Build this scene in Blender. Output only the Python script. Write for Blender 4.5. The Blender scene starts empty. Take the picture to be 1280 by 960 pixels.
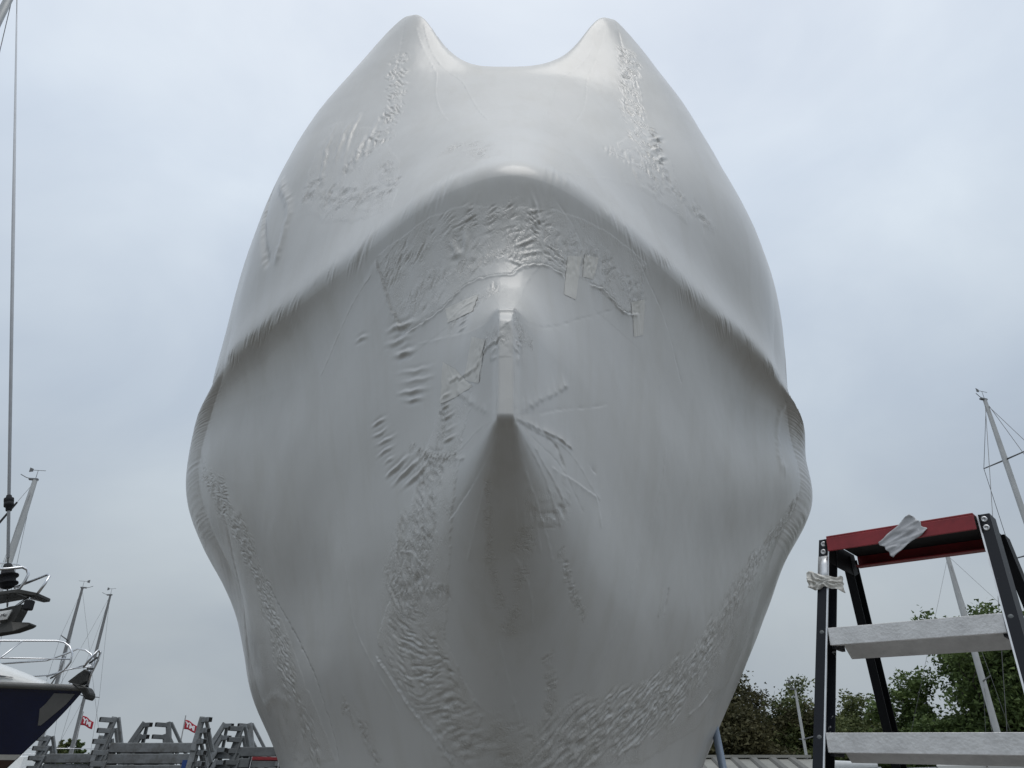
import bpy, bmesh, math, random
import numpy as np
from mathutils import Vector, Matrix

# ------------------------------------------------------------------ camera
F_PX, PITCH, CAM_Z = 950.0, math.radians(29.0), 1.6
CP, SP = math.cos(PITCH), math.sin(PITCH)
scene = bpy.context.scene
cam_d = bpy.data.cameras.new("camera")
cam_d.sensor_width = 36.0
cam_d.lens = 36.0 * F_PX / 1280.0
cam_d.clip_start = 0.05
cam_d.clip_end = 2000.0
cam = bpy.data.objects.new("camera", cam_d)
scene.collection.objects.link(cam)
cam.location = (0, 0, CAM_Z)
cam.rotation_euler = (math.pi / 2 + PITCH, 0, 0)
scene.camera = cam

# ------------------------------------------------------------------ overcast sky
SUN_EL, SUN_ROT = math.radians(68), math.radians(165)
world = bpy.data.worlds.new("World")
scene.world = world
world.use_nodes = True
wt = world.node_tree
for n in list(wt.nodes):
    wt.nodes.remove(n)
W = wt.nodes.new
L_ = wt.links.new
tc = W('ShaderNodeTexCoord')
sky = W('ShaderNodeTexSky'); sky.sky_type = 'NISHITA'; sky.sun_disc = False
sky.sun_elevation = SUN_EL; sky.sun_rotation = SUN_ROT
sky.air_density = 1.5; sky.dust_density = 4.0
sep = W('ShaderNodeSeparateXYZ'); L_(tc.outputs['Generated'], sep.inputs[0])
ramp = W('ShaderNodeValToRGB')            # cloud deck: dull at the horizon, bright overhead
L_(sep.outputs['Z'], ramp.inputs[0])
cr = ramp.color_ramp
cr.elements[0].position = 0.0; cr.elements[0].color = (0.40, 0.445, 0.48, 1)
cr.elements[1].position = 1.0; cr.elements[1].color = (1.0, 1.05, 1.1, 1)
for pos, col in ((0.18, (0.415, 0.465, 0.51)), (0.42, (0.51, 0.585, 0.675)), (0.66, (0.635, 0.715, 0.82)), (0.85, (0.80, 0.86, 0.94))):
    e = cr.elements.new(pos); e.color = (*col, 1)
mp = W('ShaderNodeMapping'); mp.inputs['Scale'].default_value = (1.0, 1.0, 1.4)
L_(tc.outputs['Generated'], mp.inputs[0])
nz = W('ShaderNodeTexNoise'); nz.inputs['Scale'].default_value = 2.1; nz.inputs['Detail'].default_value = 6.0
nz.inputs['Roughness'].default_value = 0.5; nz.inputs['Distortion'].default_value = 0.5
L_(mp.outputs[0], nz.inputs['Vector'])
mr = W('ShaderNodeValToRGB')                # thin and thick patches of the cloud
mr.color_ramp.elements[0].position = 0.30; mr.color_ramp.elements[0].color = (0.85, 0.865, 0.90, 1)
mr.color_ramp.elements[1].position = 0.70; mr.color_ramp.elements[1].color = (1.16, 1.14, 1.10, 1)
L_(nz.outputs[0], mr.inputs[0])
mul = W('ShaderNodeMix'); mul.data_type = 'RGBA'; mul.blend_type = 'MULTIPLY'; mul.inputs[0].default_value = 1.0
L_(ramp.outputs[0], mul.inputs[6]); L_(mr.outputs[0], mul.inputs[7])
sk = W('ShaderNodeMix'); sk.data_type = 'RGBA'; sk.blend_type = 'MULTIPLY'; sk.inputs[0].default_value = 1.0
L_(sky.outputs[0], sk.inputs[6]); sk.inputs[7].default_value = (0.08, 0.08, 0.08, 1)
mix = W('ShaderNodeMix'); mix.data_type = 'RGBA'; mix.inputs[0].default_value = 0.95
L_(sk.outputs[2], mix.inputs[6]); L_(mul.outputs[2], mix.inputs[7])
bg = W('ShaderNodeBackground'); bg.inputs[1].default_value = 1.04
L_(mix.outputs[2], bg.inputs[0])
wo = W('ShaderNodeOutputWorld'); L_(bg.outputs[0], wo.inputs[0])

sun_d = bpy.data.lights.new("sun", 'SUN')
sun_d.energy = 1.0; sun_d.angle = math.radians(38); sun_d.color = (1.0, 0.97, 0.93)
sun = bpy.data.objects.new("sun", sun_d)
scene.collection.objects.link(sun)
sdir = Vector((math.sin(SUN_ROT) * math.cos(SUN_EL), math.cos(SUN_ROT) * math.cos(SUN_EL), math.sin(SUN_EL)))
sun.rotation_euler = sdir.to_track_quat('Z', 'Y').to_euler()
sun.location = (0, 0, 30)
vs = scene.view_settings
vs.view_transform = 'Standard'; vs.look = 'None'; vs.exposure = 0.0; vs.gamma = 1.0
vs.use_curve_mapping = False
scene.cycles.max_bounces = 6

# ------------------------------------------------------------------ helpers
COL = scene.collection
rng = random.Random(7)

def at(px, py, Y):
    """survey point of the photograph at the distance Y in front of the camera"""
    x = (px - 640) / F_PX; y = (480 - py) / F_PX
    d = Vector((x, CP - y * SP, SP + y * CP))
    s = Y / d.y
    return Vector((d.x * s, Y, CAM_Z + d.z * s))

def tag(o, label=None, cat=None, group=None, kind=None):
    if label: o['label'] = label
    if cat: o['category'] = cat
    if group: o['group'] = group
    if kind: o['kind'] = kind
    return o

def empty(name, loc=(0, 0, 0), rz=0.0, roll=0.0):
    o = bpy.data.objects.new(name, None)
    o.empty_display_size = 0.2
    COL.objects.link(o)
    o.location = loc
    o.rotation_euler = (0, roll, rz)
    return o

class MB:
    def __init__(self): self.v = []; self.f = []; self.sm = []
    def add(self, vs, fs, smooth=False):
        b = len(self.v); self.v += [tuple(p) for p in vs]
        self.f += [tuple(i + b for i in f) for f in fs]; self.sm += [smooth] * len(fs)
        return self
    def box(self, c, s, M=None):
        hx, hy, hz = s[0] / 2, s[1] / 2, s[2] / 2
        P = [Vector((x, y, z)) for x in (-hx, hx) for y in (-hy, hy) for z in (-hz, hz)]
        if M is not None: P = [M @ p for p in P]
        P = [p + Vector(c) for p in P]
        return self.add(P, [(0, 1, 3, 2), (4, 6, 7, 5), (0, 4, 5, 1), (2, 3, 7, 6), (0, 2, 6, 4), (1, 5, 7, 3)])
    def bar(self, a, b, w, h, up=(0, 0, 1)):
        """rectangular bar from a to b; w across, h along up"""
        a, b = Vector(a), Vector(b); d = (b - a).normalized()
        sdv = d.cross(Vector(up))
        if sdv.length < 1e-4: sdv = d.cross(Vector((1, 0, 0)))
        sdv.normalize(); u = sdv.cross(d)
        P = []
        for p in (a, b):
            for i, j in ((-1, -1), (1, -1), (1, 1), (-1, 1)):
                P.append(p + sdv * (i * w / 2) + u * (j * h / 2))
        return self.add(P, [(0, 1, 2, 3), (7, 6, 5, 4), (0, 4, 5, 1), (1, 5, 6, 2), (2, 6, 7, 3), (3, 7, 4, 0)])
    def tube(self, pts, r, n=8, cap=True):
        pts = [Vector(p) for p in pts]
        rs = r if isinstance(r, (list, tuple)) else [r] * len(pts)
        rings = []; prev = None
        for i, p in enumerate(pts):
            d = (pts[min(i + 1, len(pts) - 1)] - pts[max(i - 1, 0)]).normalized()
            if prev is None:
                a = d.cross(Vector((0, 0, 1)))
                if a.length < 1e-3: a = d.cross(Vector((1, 0, 0)))
            else:
                a = prev - d * prev.dot(d)
            a.normalize(); prev = a; b = d.cross(a)
            rings.append([p + (a * math.cos(2 * math.pi * k / n) + b * math.sin(2 * math.pi * k / n)) * rs[i] for k in range(n)])
        V = [q for R in rings for q in R]; Fs = []
        for i in range(len(pts) - 1):
            for k in range(n):
                Fs.append((i * n + k, i * n + (k + 1) % n, (i + 1) * n + (k + 1) % n, (i + 1) * n + k))
        self.add(V, Fs, True)
        if cap:
            b0 = len(self.v) - len(V)
            self.f.append(tuple(b0 + k for k in reversed(range(n)))); self.sm.append(False)
            self.f.append(tuple(b0 + (len(pts) - 1) * n + k for k in range(n))); self.sm.append(False)
        return self
    def lathe(self, prof, base=(0, 0, 0), n=16, M=None):
        V = []
        for r, z in prof:
            for k in range(n):
                p = Vector((r * math.cos(2 * math.pi * k / n), r * math.sin(2 * math.pi * k / n), z))
                if M is not None: p = M @ p
                V.append(p + Vector(base))
        Fs = [(i * n + k, i * n + (k + 1) % n, (i + 1) * n + (k + 1) % n, (i + 1) * n + k) for i in range(len(prof) - 1) for k in range(n)]
        Fs += [tuple(reversed(range(n))), tuple((len(prof) - 1) * n + k for k in range(n))]
        return self.add(V, Fs, True)
    def grid(self, rows, smooth=True, close=False):
        m = len(rows[0]); V = [p for r in rows for p in r]; Fs = []
        for i in range(len(rows) - 1):
            for k in range(m if close else m - 1):
                Fs.append((i * m + k, i * m + (k + 1) % m, (i + 1) * m + (k + 1) % m, (i + 1) * m + k))
        return self.add(V, Fs, smooth)
    def prism(self, poly, thick_vec):
        n = len(poly); t = Vector(thick_vec)
        V = [Vector(p) for p in poly] + [Vector(p) + t for p in poly]
        Fs = [tuple(reversed(range(n))), tuple(range(n, 2 * n))] + [(i, (i + 1) % n, n + (i + 1) % n, n + i) for i in range(n)]
        return self.add(V, Fs)
    def build(self, name, mat, parent=None, bevel=0.0, autosm=False):
        me = bpy.data.meshes.new(name)
        me.from_pydata(self.v, [], self.f)
        me.polygons.foreach_set('use_smooth', self.sm)
        me.materials.append(mat)
        me.update()
        bm = bmesh.new(); bm.from_mesh(me)
        bmesh.ops.recalc_face_normals(bm, faces=bm.faces)
        if bevel > 0:
            es = [e for e in bm.edges if len(e.link_faces) == 2 and e.calc_face_angle(0) > 0.5]
            if es: bmesh.ops.bevel(bm, geom=es, offset=bevel, segments=1, affect='EDGES', profile=0.5)
        bm.to_mesh(me); bm.free()
        o = bpy.data.objects.new(name, me); COL.objects.link(o)
        if parent is not None: o.parent = parent
        return o

def copy_tree(o, parent=None):
    c = o.copy(); COL.objects.link(c); c.parent = parent
    for ch in list(o.children): copy_tree(ch, c)
    return c

# ------------------------------------------------------------------ materials
def mat(name, col, rough=0.5, metal=0.0, var=0.0, scale=4.0, bump=0.0, bscale=40.0, spec=0.5, col2=None, fac=(0.4, 0.6)):
    m = bpy.data.materials.new(name); m.use_nodes = True
    t = m.node_tree; b = t.nodes['Principled BSDF']
    b.inputs['Base Color'].default_value = (*col, 1)
    b.inputs['Roughness'].default_value = rough; b.inputs['Metallic'].default_value = metal
    b.inputs['Specular IOR Level'].default_value = spec
    tcn = t.nodes.new('ShaderNodeTexCoord')
    if var > 0 or col2 is not None:
        n = t.nodes.new('ShaderNodeTexNoise'); n.inputs['Scale'].default_value = scale; n.inputs['Detail'].default_value = 6
        n.inputs['Roughness'].default_value = 0.65
        t.links.new(tcn.outputs['Object'], n.inputs['Vector'])
        r = t.nodes.new('ShaderNodeValToRGB'); t.links.new(n.outputs[0], r.inputs[0])
        r.color_ramp.elements[0].position = fac[0]; r.color_ramp.elements[1].position = fac[1]
        if col2 is None:
            r.color_ramp.elements[0].position = 0.25; r.color_ramp.elements[1].position = 0.75
            r.color_ramp.elements[0].color = (*[c * (1 - var) for c in col], 1)
            r.color_ramp.elements[1].color = (*[min(1, c * (1 + var)) for c in col], 1)
        else:
            r.color_ramp.elements[0].color = (*col, 1); r.color_ramp.elements[1].color = (*col2, 1)
        t.links.new(r.outputs[0], b.inputs['Base Color'])
    if bump > 0:
        n2 = t.nodes.new('ShaderNodeTexNoise'); n2.inputs['Scale'].default_value = bscale; n2.inputs['Detail'].default_value = 4
        t.links.new(tcn.outputs['Object'], n2.inputs['Vector'])
        bp = t.nodes.new('ShaderNodeBump'); bp.inputs['Strength'].default_value = bump; bp.inputs['Distance'].default_value = 0.01
        t.links.new(n2.outputs[0], bp.inputs['Height']); t.links.new(bp.outputs[0], b.inputs['Normal'])
    return m

M = {}
M['gravel'] = mat('gravel', (0.15, 0.14, 0.124), 0.95, var=0.45, scale=1.5, bump=0.9, bscale=60)
M['black_paint'] = mat('black_paint', (0.009, 0.011, 0.016), 0.5, col2=(0.42, 0.43, 0.44), fac=(0.645, 0.66), scale=11, spec=0.25)
M['black_plain'] = mat('black_plain', (0.006, 0.007, 0.009), 0.6, spec=0.2)
M['alu'] = mat('aluminium', (0.66, 0.66, 0.66), 0.45, metal=0.45, var=0.18, scale=22, bump=0.15, bscale=120)
M['alu_edge'] = mat('worn_aluminium', (0.62, 0.63, 0.64), 0.4, metal=0.8, var=0.15, scale=30)
M['red_cap'] = mat('red_plastic', (0.24, 0.020, 0.026), 0.45, var=0.35, scale=14)
M['rubber'] = mat('rubber', (0.015, 0.015, 0.016), 0.75)
M['steel'] = mat('stainless_steel', (0.62, 0.63, 0.65), 0.18, metal=1.0)
M['galv'] = mat('galvanised_steel', (0.215, 0.23, 0.24), 0.6, metal=0.25, col2=(0.10, 0.098, 0.09), fac=(0.42, 0.75), scale=7)
M['galv_dark'] = mat('galvanised_steel_weathered', (0.135, 0.145, 0.15), 0.7, metal=0.2, var=0.3, scale=7)
M['hollow_shade'] = mat('tube_shade', (0.006, 0.006, 0.006), 0.9)  # black colour painted in for the shade inside an open tube
M['navy'] = mat('navy_gelcoat', (0.007, 0.012, 0.045), 0.12, var=0.1)
M['white_gel'] = mat('white_gelcoat', (0.66, 0.67, 0.66), 0.3, var=0.06, scale=2)
M['grey_gel'] = mat('grey_rubbing_strake', (0.15, 0.15, 0.145), 0.5, var=0.1)
M['antifoul'] = mat('brown_antifouling', (0.055, 0.03, 0.022), 0.8, var=0.2)
M['boot'] = mat('boot_stripe', (0.55, 0.55, 0.52), 0.5, var=0.1)
M['glass'] = mat('dark_glass', (0.02, 0.025, 0.03), 0.05, spec=0.8)
M['anchor'] = mat('dull_anchor_steel', (0.05, 0.05, 0.047), 0.55, metal=0.5, var=0.35, scale=12)
M['mast'] = mat('mast_alloy', (0.42, 0.43, 0.43), 0.45, metal=0.35, var=0.12, scale=3)
M['mast_dark'] = mat('dull_mast_alloy', (0.19, 0.195, 0.20), 0.55, metal=0.3, var=0.15, scale=3)
M['wire'] = mat('rigging_wire', (0.16, 0.165, 0.17), 0.5, metal=0.4)
M['sailcover'] = mat('pale_sail_cloth', (0.55, 0.57, 0.58), 0.85, var=0.08)
M['furled'] = mat('furled_sail_strip', (0.48, 0.50, 0.53), 0.8, var=0.1)
M['black_cloth'] = mat('black_canvas', (0.01, 0.011, 0.014), 0.9)
M['flag'] = mat('red_flag_cloth', (0.36, 0.018, 0.035), 0.85)
M['letter'] = mat('white_print', (0.75, 0.72, 0.74), 0.8)
M['letter_dark'] = mat('dark_print', (0.03, 0.03, 0.035), 0.6)
M['timber'] = mat('timber', (0.16, 0.11, 0.07), 0.85, var=0.35, scale=8)
M['prop_blue'] = mat('prop_paint', (0.24, 0.29, 0.36), 0.5, metal=0.4, var=0.15)
M['roof'] = mat('roof_sheet', (0.22, 0.22, 0.20), 0.7, var=0.2, scale=1.5)
M['roof_rib'] = mat('roof_rib_sheet', (0.12, 0.12, 0.11), 0.75, var=0.2, scale=1.5)
M['cladding'] = mat('wall_cladding', (0.20, 0.21, 0.20), 0.7, var=0.15, scale=2)
M['bark'] = mat('bark', (0.045, 0.04, 0.033), 0.95, var=0.3, scale=6)
M['tape_grey'] = mat('grey_duct_tape', (0.44, 0.45, 0.47), 0.4, var=0.2, scale=25)
M['tape_white'] = mat('white_tape', (0.62, 0.61, 0.57), 0.5, var=0.15, scale=30)
M['tape_film'] = mat('film_tape', (0.60, 0.59, 0.555), 0.35, var=0.06, scale=12)
M['blue_plate'] = mat('blue_plate', (0.02, 0.06, 0.22), 0.6)

def leaf_mat(name, c1, c2):
    m = bpy.data.materials.new(name); m.use_nodes = True
    t = m.node_tree; b = t.nodes['Principled BSDF']; b.inputs['Roughness'].default_value = 0.7
    b.inputs['Specular IOR Level'].default_value = 0.25
    g = t.nodes.new('ShaderNodeNewGeometry')
    n = t.nodes.new('ShaderNodeTexNoise'); n.inputs['Scale'].default_value = 0.7; n.inputs['Detail'].default_value = 3
    t.links.new(g.outputs['Position'], n.inputs['Vector'])
    ad = t.nodes.new('ShaderNodeMath'); ad.operation = 'MULTIPLY_ADD'; ad.inputs[1].default_value = 0.5
    t.links.new(g.outputs['Random Per Island'], ad.inputs[0]); t.links.new(n.outputs[0], ad.inputs[2])
    r = t.nodes.new('ShaderNodeValToRGB'); t.links.new(ad.outputs[0], r.inputs[0])
    r.color_ramp.elements[0].position = 0.45; r.color_ramp.elements[1].position = 0.95
    r.color_ramp.elements[0].color = (*c1, 1); r.color_ramp.elements[1].color = (*c2, 1)
    t.links.new(r.outputs[0], b.inputs['Base Color'])
    tr = t.nodes.new('ShaderNodeBsdfTranslucent'); t.links.new(r.outputs[0], tr.inputs[0])
    mx = t.nodes.new('ShaderNodeMixShader'); mx.inputs[0].default_value = 0.25
    t.links.new(b.outputs[0], mx.inputs[1]); t.links.new(tr.outputs[0], mx.inputs[2])
    t.links.new(mx.outputs[0], t.nodes['Material Output'].inputs[0])
    return m
M['leaf_olive'] = leaf_mat('leaf_olive', (0.050, 0.070, 0.026), (0.129, 0.149, 0.057))
M['leaf_green'] = leaf_mat('leaf_green', (0.045, 0.074, 0.024), (0.118, 0.167, 0.054))
M['leaf_brown'] = leaf_mat('leaf_brown', (0.036, 0.038, 0.018), (0.092, 0.086, 0.040))

# ------------------------------------------------------------------ ground
g = MB().grid([[(x, y, 0) for x in (-400, -60, 0, 60, 400)] for y in (-400, -60, 0, 60, 600)], False).build('ground', M['gravel'])
tag(g, 'grey gravel hardstanding of the boatyard', 'ground', kind='structure')

ROWS=[
 [0.0,4.3,0.55,-0.5,5.6,0.62,0.5,5.6,0.62,1.2,0.7,1.5,0.0,0.0],
 [0.0,3.55,1.15,-1.25,5.4,1.3,1.25,5.4,1.3,1.3,0.7,1.5,0.0,0.0],
 [-0.065,3.24,1.72,-1.421,5.2,1.791,1.048,5.2,1.791,0.9,0.88,1.4,0.0,-0.4],
 [-0.06,3.18,2.0,-1.454,5.1,2.128,1.314,5.1,2.091,0.88,0.88,1.4,0.0,-0.4],
 [-0.05,3.14,2.2,-1.926,5.08,2.531,1.447,5.08,2.531,0.86,0.88,1.4,0.0,-0.4],
 [-0.04,3.11,2.35,-1.485,5.08,2.812,1.752,5.08,2.838,0.84,0.88,1.3,0.0,-0.4],
 [-0.03,3.08,2.5,-2.157,5.07,3.105,1.682,5.07,3.161,0.82,0.92,1.25,0.0,-0.4],
 [-0.02,3.04,2.7,-2.024,5.04,3.379,1.983,5.04,3.396,0.8,0.92,1.2,0.0,-0.4],
 [-0.02,2.98,2.9,-2.32,4.98,3.592,2.185,4.98,3.592,0.78,0.92,1.2,0.0,-0.4],
 [-0.02,2.88,3.1,-2.142,4.88,3.78,1.855,4.88,3.78,0.76,0.92,1.2,0.0,-0.55],
 [-0.02,2.77,3.35,-2.093,4.71,3.896,1.931,4.71,3.884,0.74,1.0,1.2,0.0,-0.55],
 [-0.01,2.66,3.6,-1.984,4.5,3.96,1.833,4.5,3.924,0.72,1.0,1.1,0.0,-0.55],
 [-0.01,2.55,3.83,-1.87,4.3,3.995,1.732,4.3,3.913,0.7,1.0,1.0,0.0,-0.55],
 [0.0,2.46,3.968,-1.827,4.18,4.033,1.688,4.18,3.934,0.7,0.92,1.0,0.0,-0.55],
 [0.0,2.56,4.168,-1.836,4.18,4.135,1.684,4.18,4.028,0.75,0.92,1.0,0.0,-0.55],
 [0.0,2.75,4.473,-1.842,4.2,4.337,1.699,4.2,4.238,0.9,0.9,1.0,0.0,-0.55],
 [0.0,3.1,5.062,-1.867,4.2,4.878,1.822,4.2,4.809,1.6,0.75,1.1,0.1,0.0],
 [-0.01,3.35,5.558,-1.697,4.1,5.681,1.574,4.1,5.54,2.0,0.7,1.3,0.4,0.0],
 [-0.022,3.5,5.892,-1.288,3.95,6.417,1.202,3.95,6.399,2.2,0.8,1.6,0.7,0.0],
 [-0.029,3.65,6.193,-0.824,3.85,7.07,0.789,3.85,7.021,2.5,1.0,1.7,0.75,0.0],
 [0.0,4.2,6.05,-0.72,4.4,6.78,0.72,4.4,6.78,2.5,1.0,1.7,0.75,0.0],
 [0.0,8.5,5.6,-0.7,8.8,6.1,0.7,8.8,6.1,2.5,1.0,1.6,1.0,0.0],
]
NSEG=[40, 20, 50, 60, 60, 55, 55, 55, 55, 50, 50, 50, 40, 40, 26, 30, 60, 70, 60, 60, 14, 10]
CRINKLE=[
 ([(-0.103,8.43),(-0.114,7.77),(-0.126,7.22)],0.055,0.022,0.0045,75,3),
 ([(-0.134,7.2),(-0.145,6.52),(-0.167,5.47),(-0.19,4.72)],0.1,0.024,0.005,60,2.5),
 ([(-0.198,5.07),(-0.239,4.35),(-0.213,3.46),(-0.155,2.83),(-0.063,2.39)],0.12,0.026,0.005,55,4),
 ([(-0.275,5.36),(-0.213,4.78),(-0.111,4.55)],0.03,0.02,0.004,70,3),
 ([(-0.19,7.75),(-0.144,7.34),(-0.085,6.86)],0.025,0.018,0.006,70,3),
 ([(-0.154,3.78),(-0.118,3.25),(-0.091,2.8)],0.035,0.03,0.006,70,2),
 ([(-0.042,7.94),(-0.05,8.49),(-0.029,8.41),(-0.002,8.18)],0.04,0.018,0.0045,80,3),
 ([(-0.108,9.81),(-0.067,9.88),(-0.022,9.99)],0.07,0.02,0.003,60,2.5),
 ([(-0.244,10.65),(-0.165,10.73),(-0.095,10.88),(0.007,11.03),(0.119,11.34),(0.247,11.47),(0.346,11.4)],0.1,0.026,0.0032,60,2.2),
 ([(-0.312,11.63),(-0.267,11.74),(-0.182,11.8)],0.09,0.03,0.0035,35,2.5),
 ([(-0.144,11.97),(-0.03,11.68),(0.081,11.9)],0.09,0.03,0.004,30,2),
 ([(0.044,11.8),(0.07,11.33),(0.116,10.98)],0.05,0.024,0.005,30,2),
 ([(0.159,11.35),(0.249,11.57),(0.333,11.41)],0.06,0.022,0.003,80,4),
 ([(0.122,5.26),(0.164,4.62),(0.205,4.25)],0.025,0.016,0.0035,75,2.5),
 ([(0.044,5.45),(0.044,4.69),(0.034,3.79)],0.04,0.02,0.003,70,2.5),
 ([(0.129,3.48),(0.154,2.92),(0.142,2.37)],0.03,0.018,0.003,75,2.5),
 ([(-0.044,2.27),(0.093,2.24),(0.239,2.61),(0.44,2.89),(0.621,3.46),(0.731,4.11)],0.12,0.028,0.0065,20,4),
 ([(0.144,2.16),(0.305,2.39),(0.492,2.68),(0.672,3.01)],0.1,0.03,0.006,15,5),
 ([(0.706,3.89),(0.777,4.88),(0.872,5.63),(0.961,6.51),(0.992,7.36)],0.1,0.026,0.006,25,3),
 ([(-0.958,8.24),(-0.828,6.95),(-0.805,5.28),(-0.759,4.27)],0.09,0.026,0.0055,25,2.5),
 ([(-0.759,4.27),(-0.701,3.12),(-0.649,2.21)],0.07,0.026,0.0045,30,2.5),
 ([(-0.473,2.96),(-0.423,2.67),(-0.379,2.22)],0.05,0.024,0.004,50,2),
 ([(-0.69,16.0),(-0.524,15.46),(-0.343,14.92)],0.1,0.03,0.0055,15,4),
 ([(-0.701,18.26),(-0.496,17.37),(-0.432,16.3),(-0.497,16.0)],0.08,0.03,0.0045,20,3),
 ([(-0.474,16.47),(-0.507,16.16),(-0.548,15.92)],0.05,0.03,0.0045,55,3),
 ([(-0.395,15.66),(-0.356,15.18)],0.05,0.026,0.004,25,3),
 ([(-0.183,15.3),(-0.111,15.16),(-0.06,14.18)],0.09,0.03,0.0032,65,4),
 ([(0.815,18.33),(0.591,17.5),(0.466,16.45),(0.458,15.68)],0.09,0.03,0.0042,20,3),
 ([(0.558,16.79),(0.51,16.1),(0.512,15.57)],0.04,0.03,0.007,75,2.5),
 ([(0.307,15.69),(0.392,15.78),(0.466,15.42)],0.1,0.034,0.0032,70,4),
 ([(0.529,15.62),(0.619,15.6),(0.681,15.51)],0.06,0.03,0.0045,30,4),
 ([(-0.025,6.09),(-0.022,5.19),(0.004,4.17)],0.02,0.02,0.002,70,3),
 ([(-0.885,7.71),(-0.808,6.04),(-0.788,4.76),(-0.726,3.38),(-0.665,2.32)],0.13,0.026,0.004,25,3),
 ([(0.826,5.19),(0.78,4.1),(0.642,3.26),(0.417,2.72),(0.195,2.28)],0.15,0.026,0.0045,18,4),
 ([(-0.152,7.07),(-0.192,5.74),(-0.238,4.51),(-0.193,3.18),(-0.096,2.44)],0.16,0.026,0.004,55,3),
]
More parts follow.
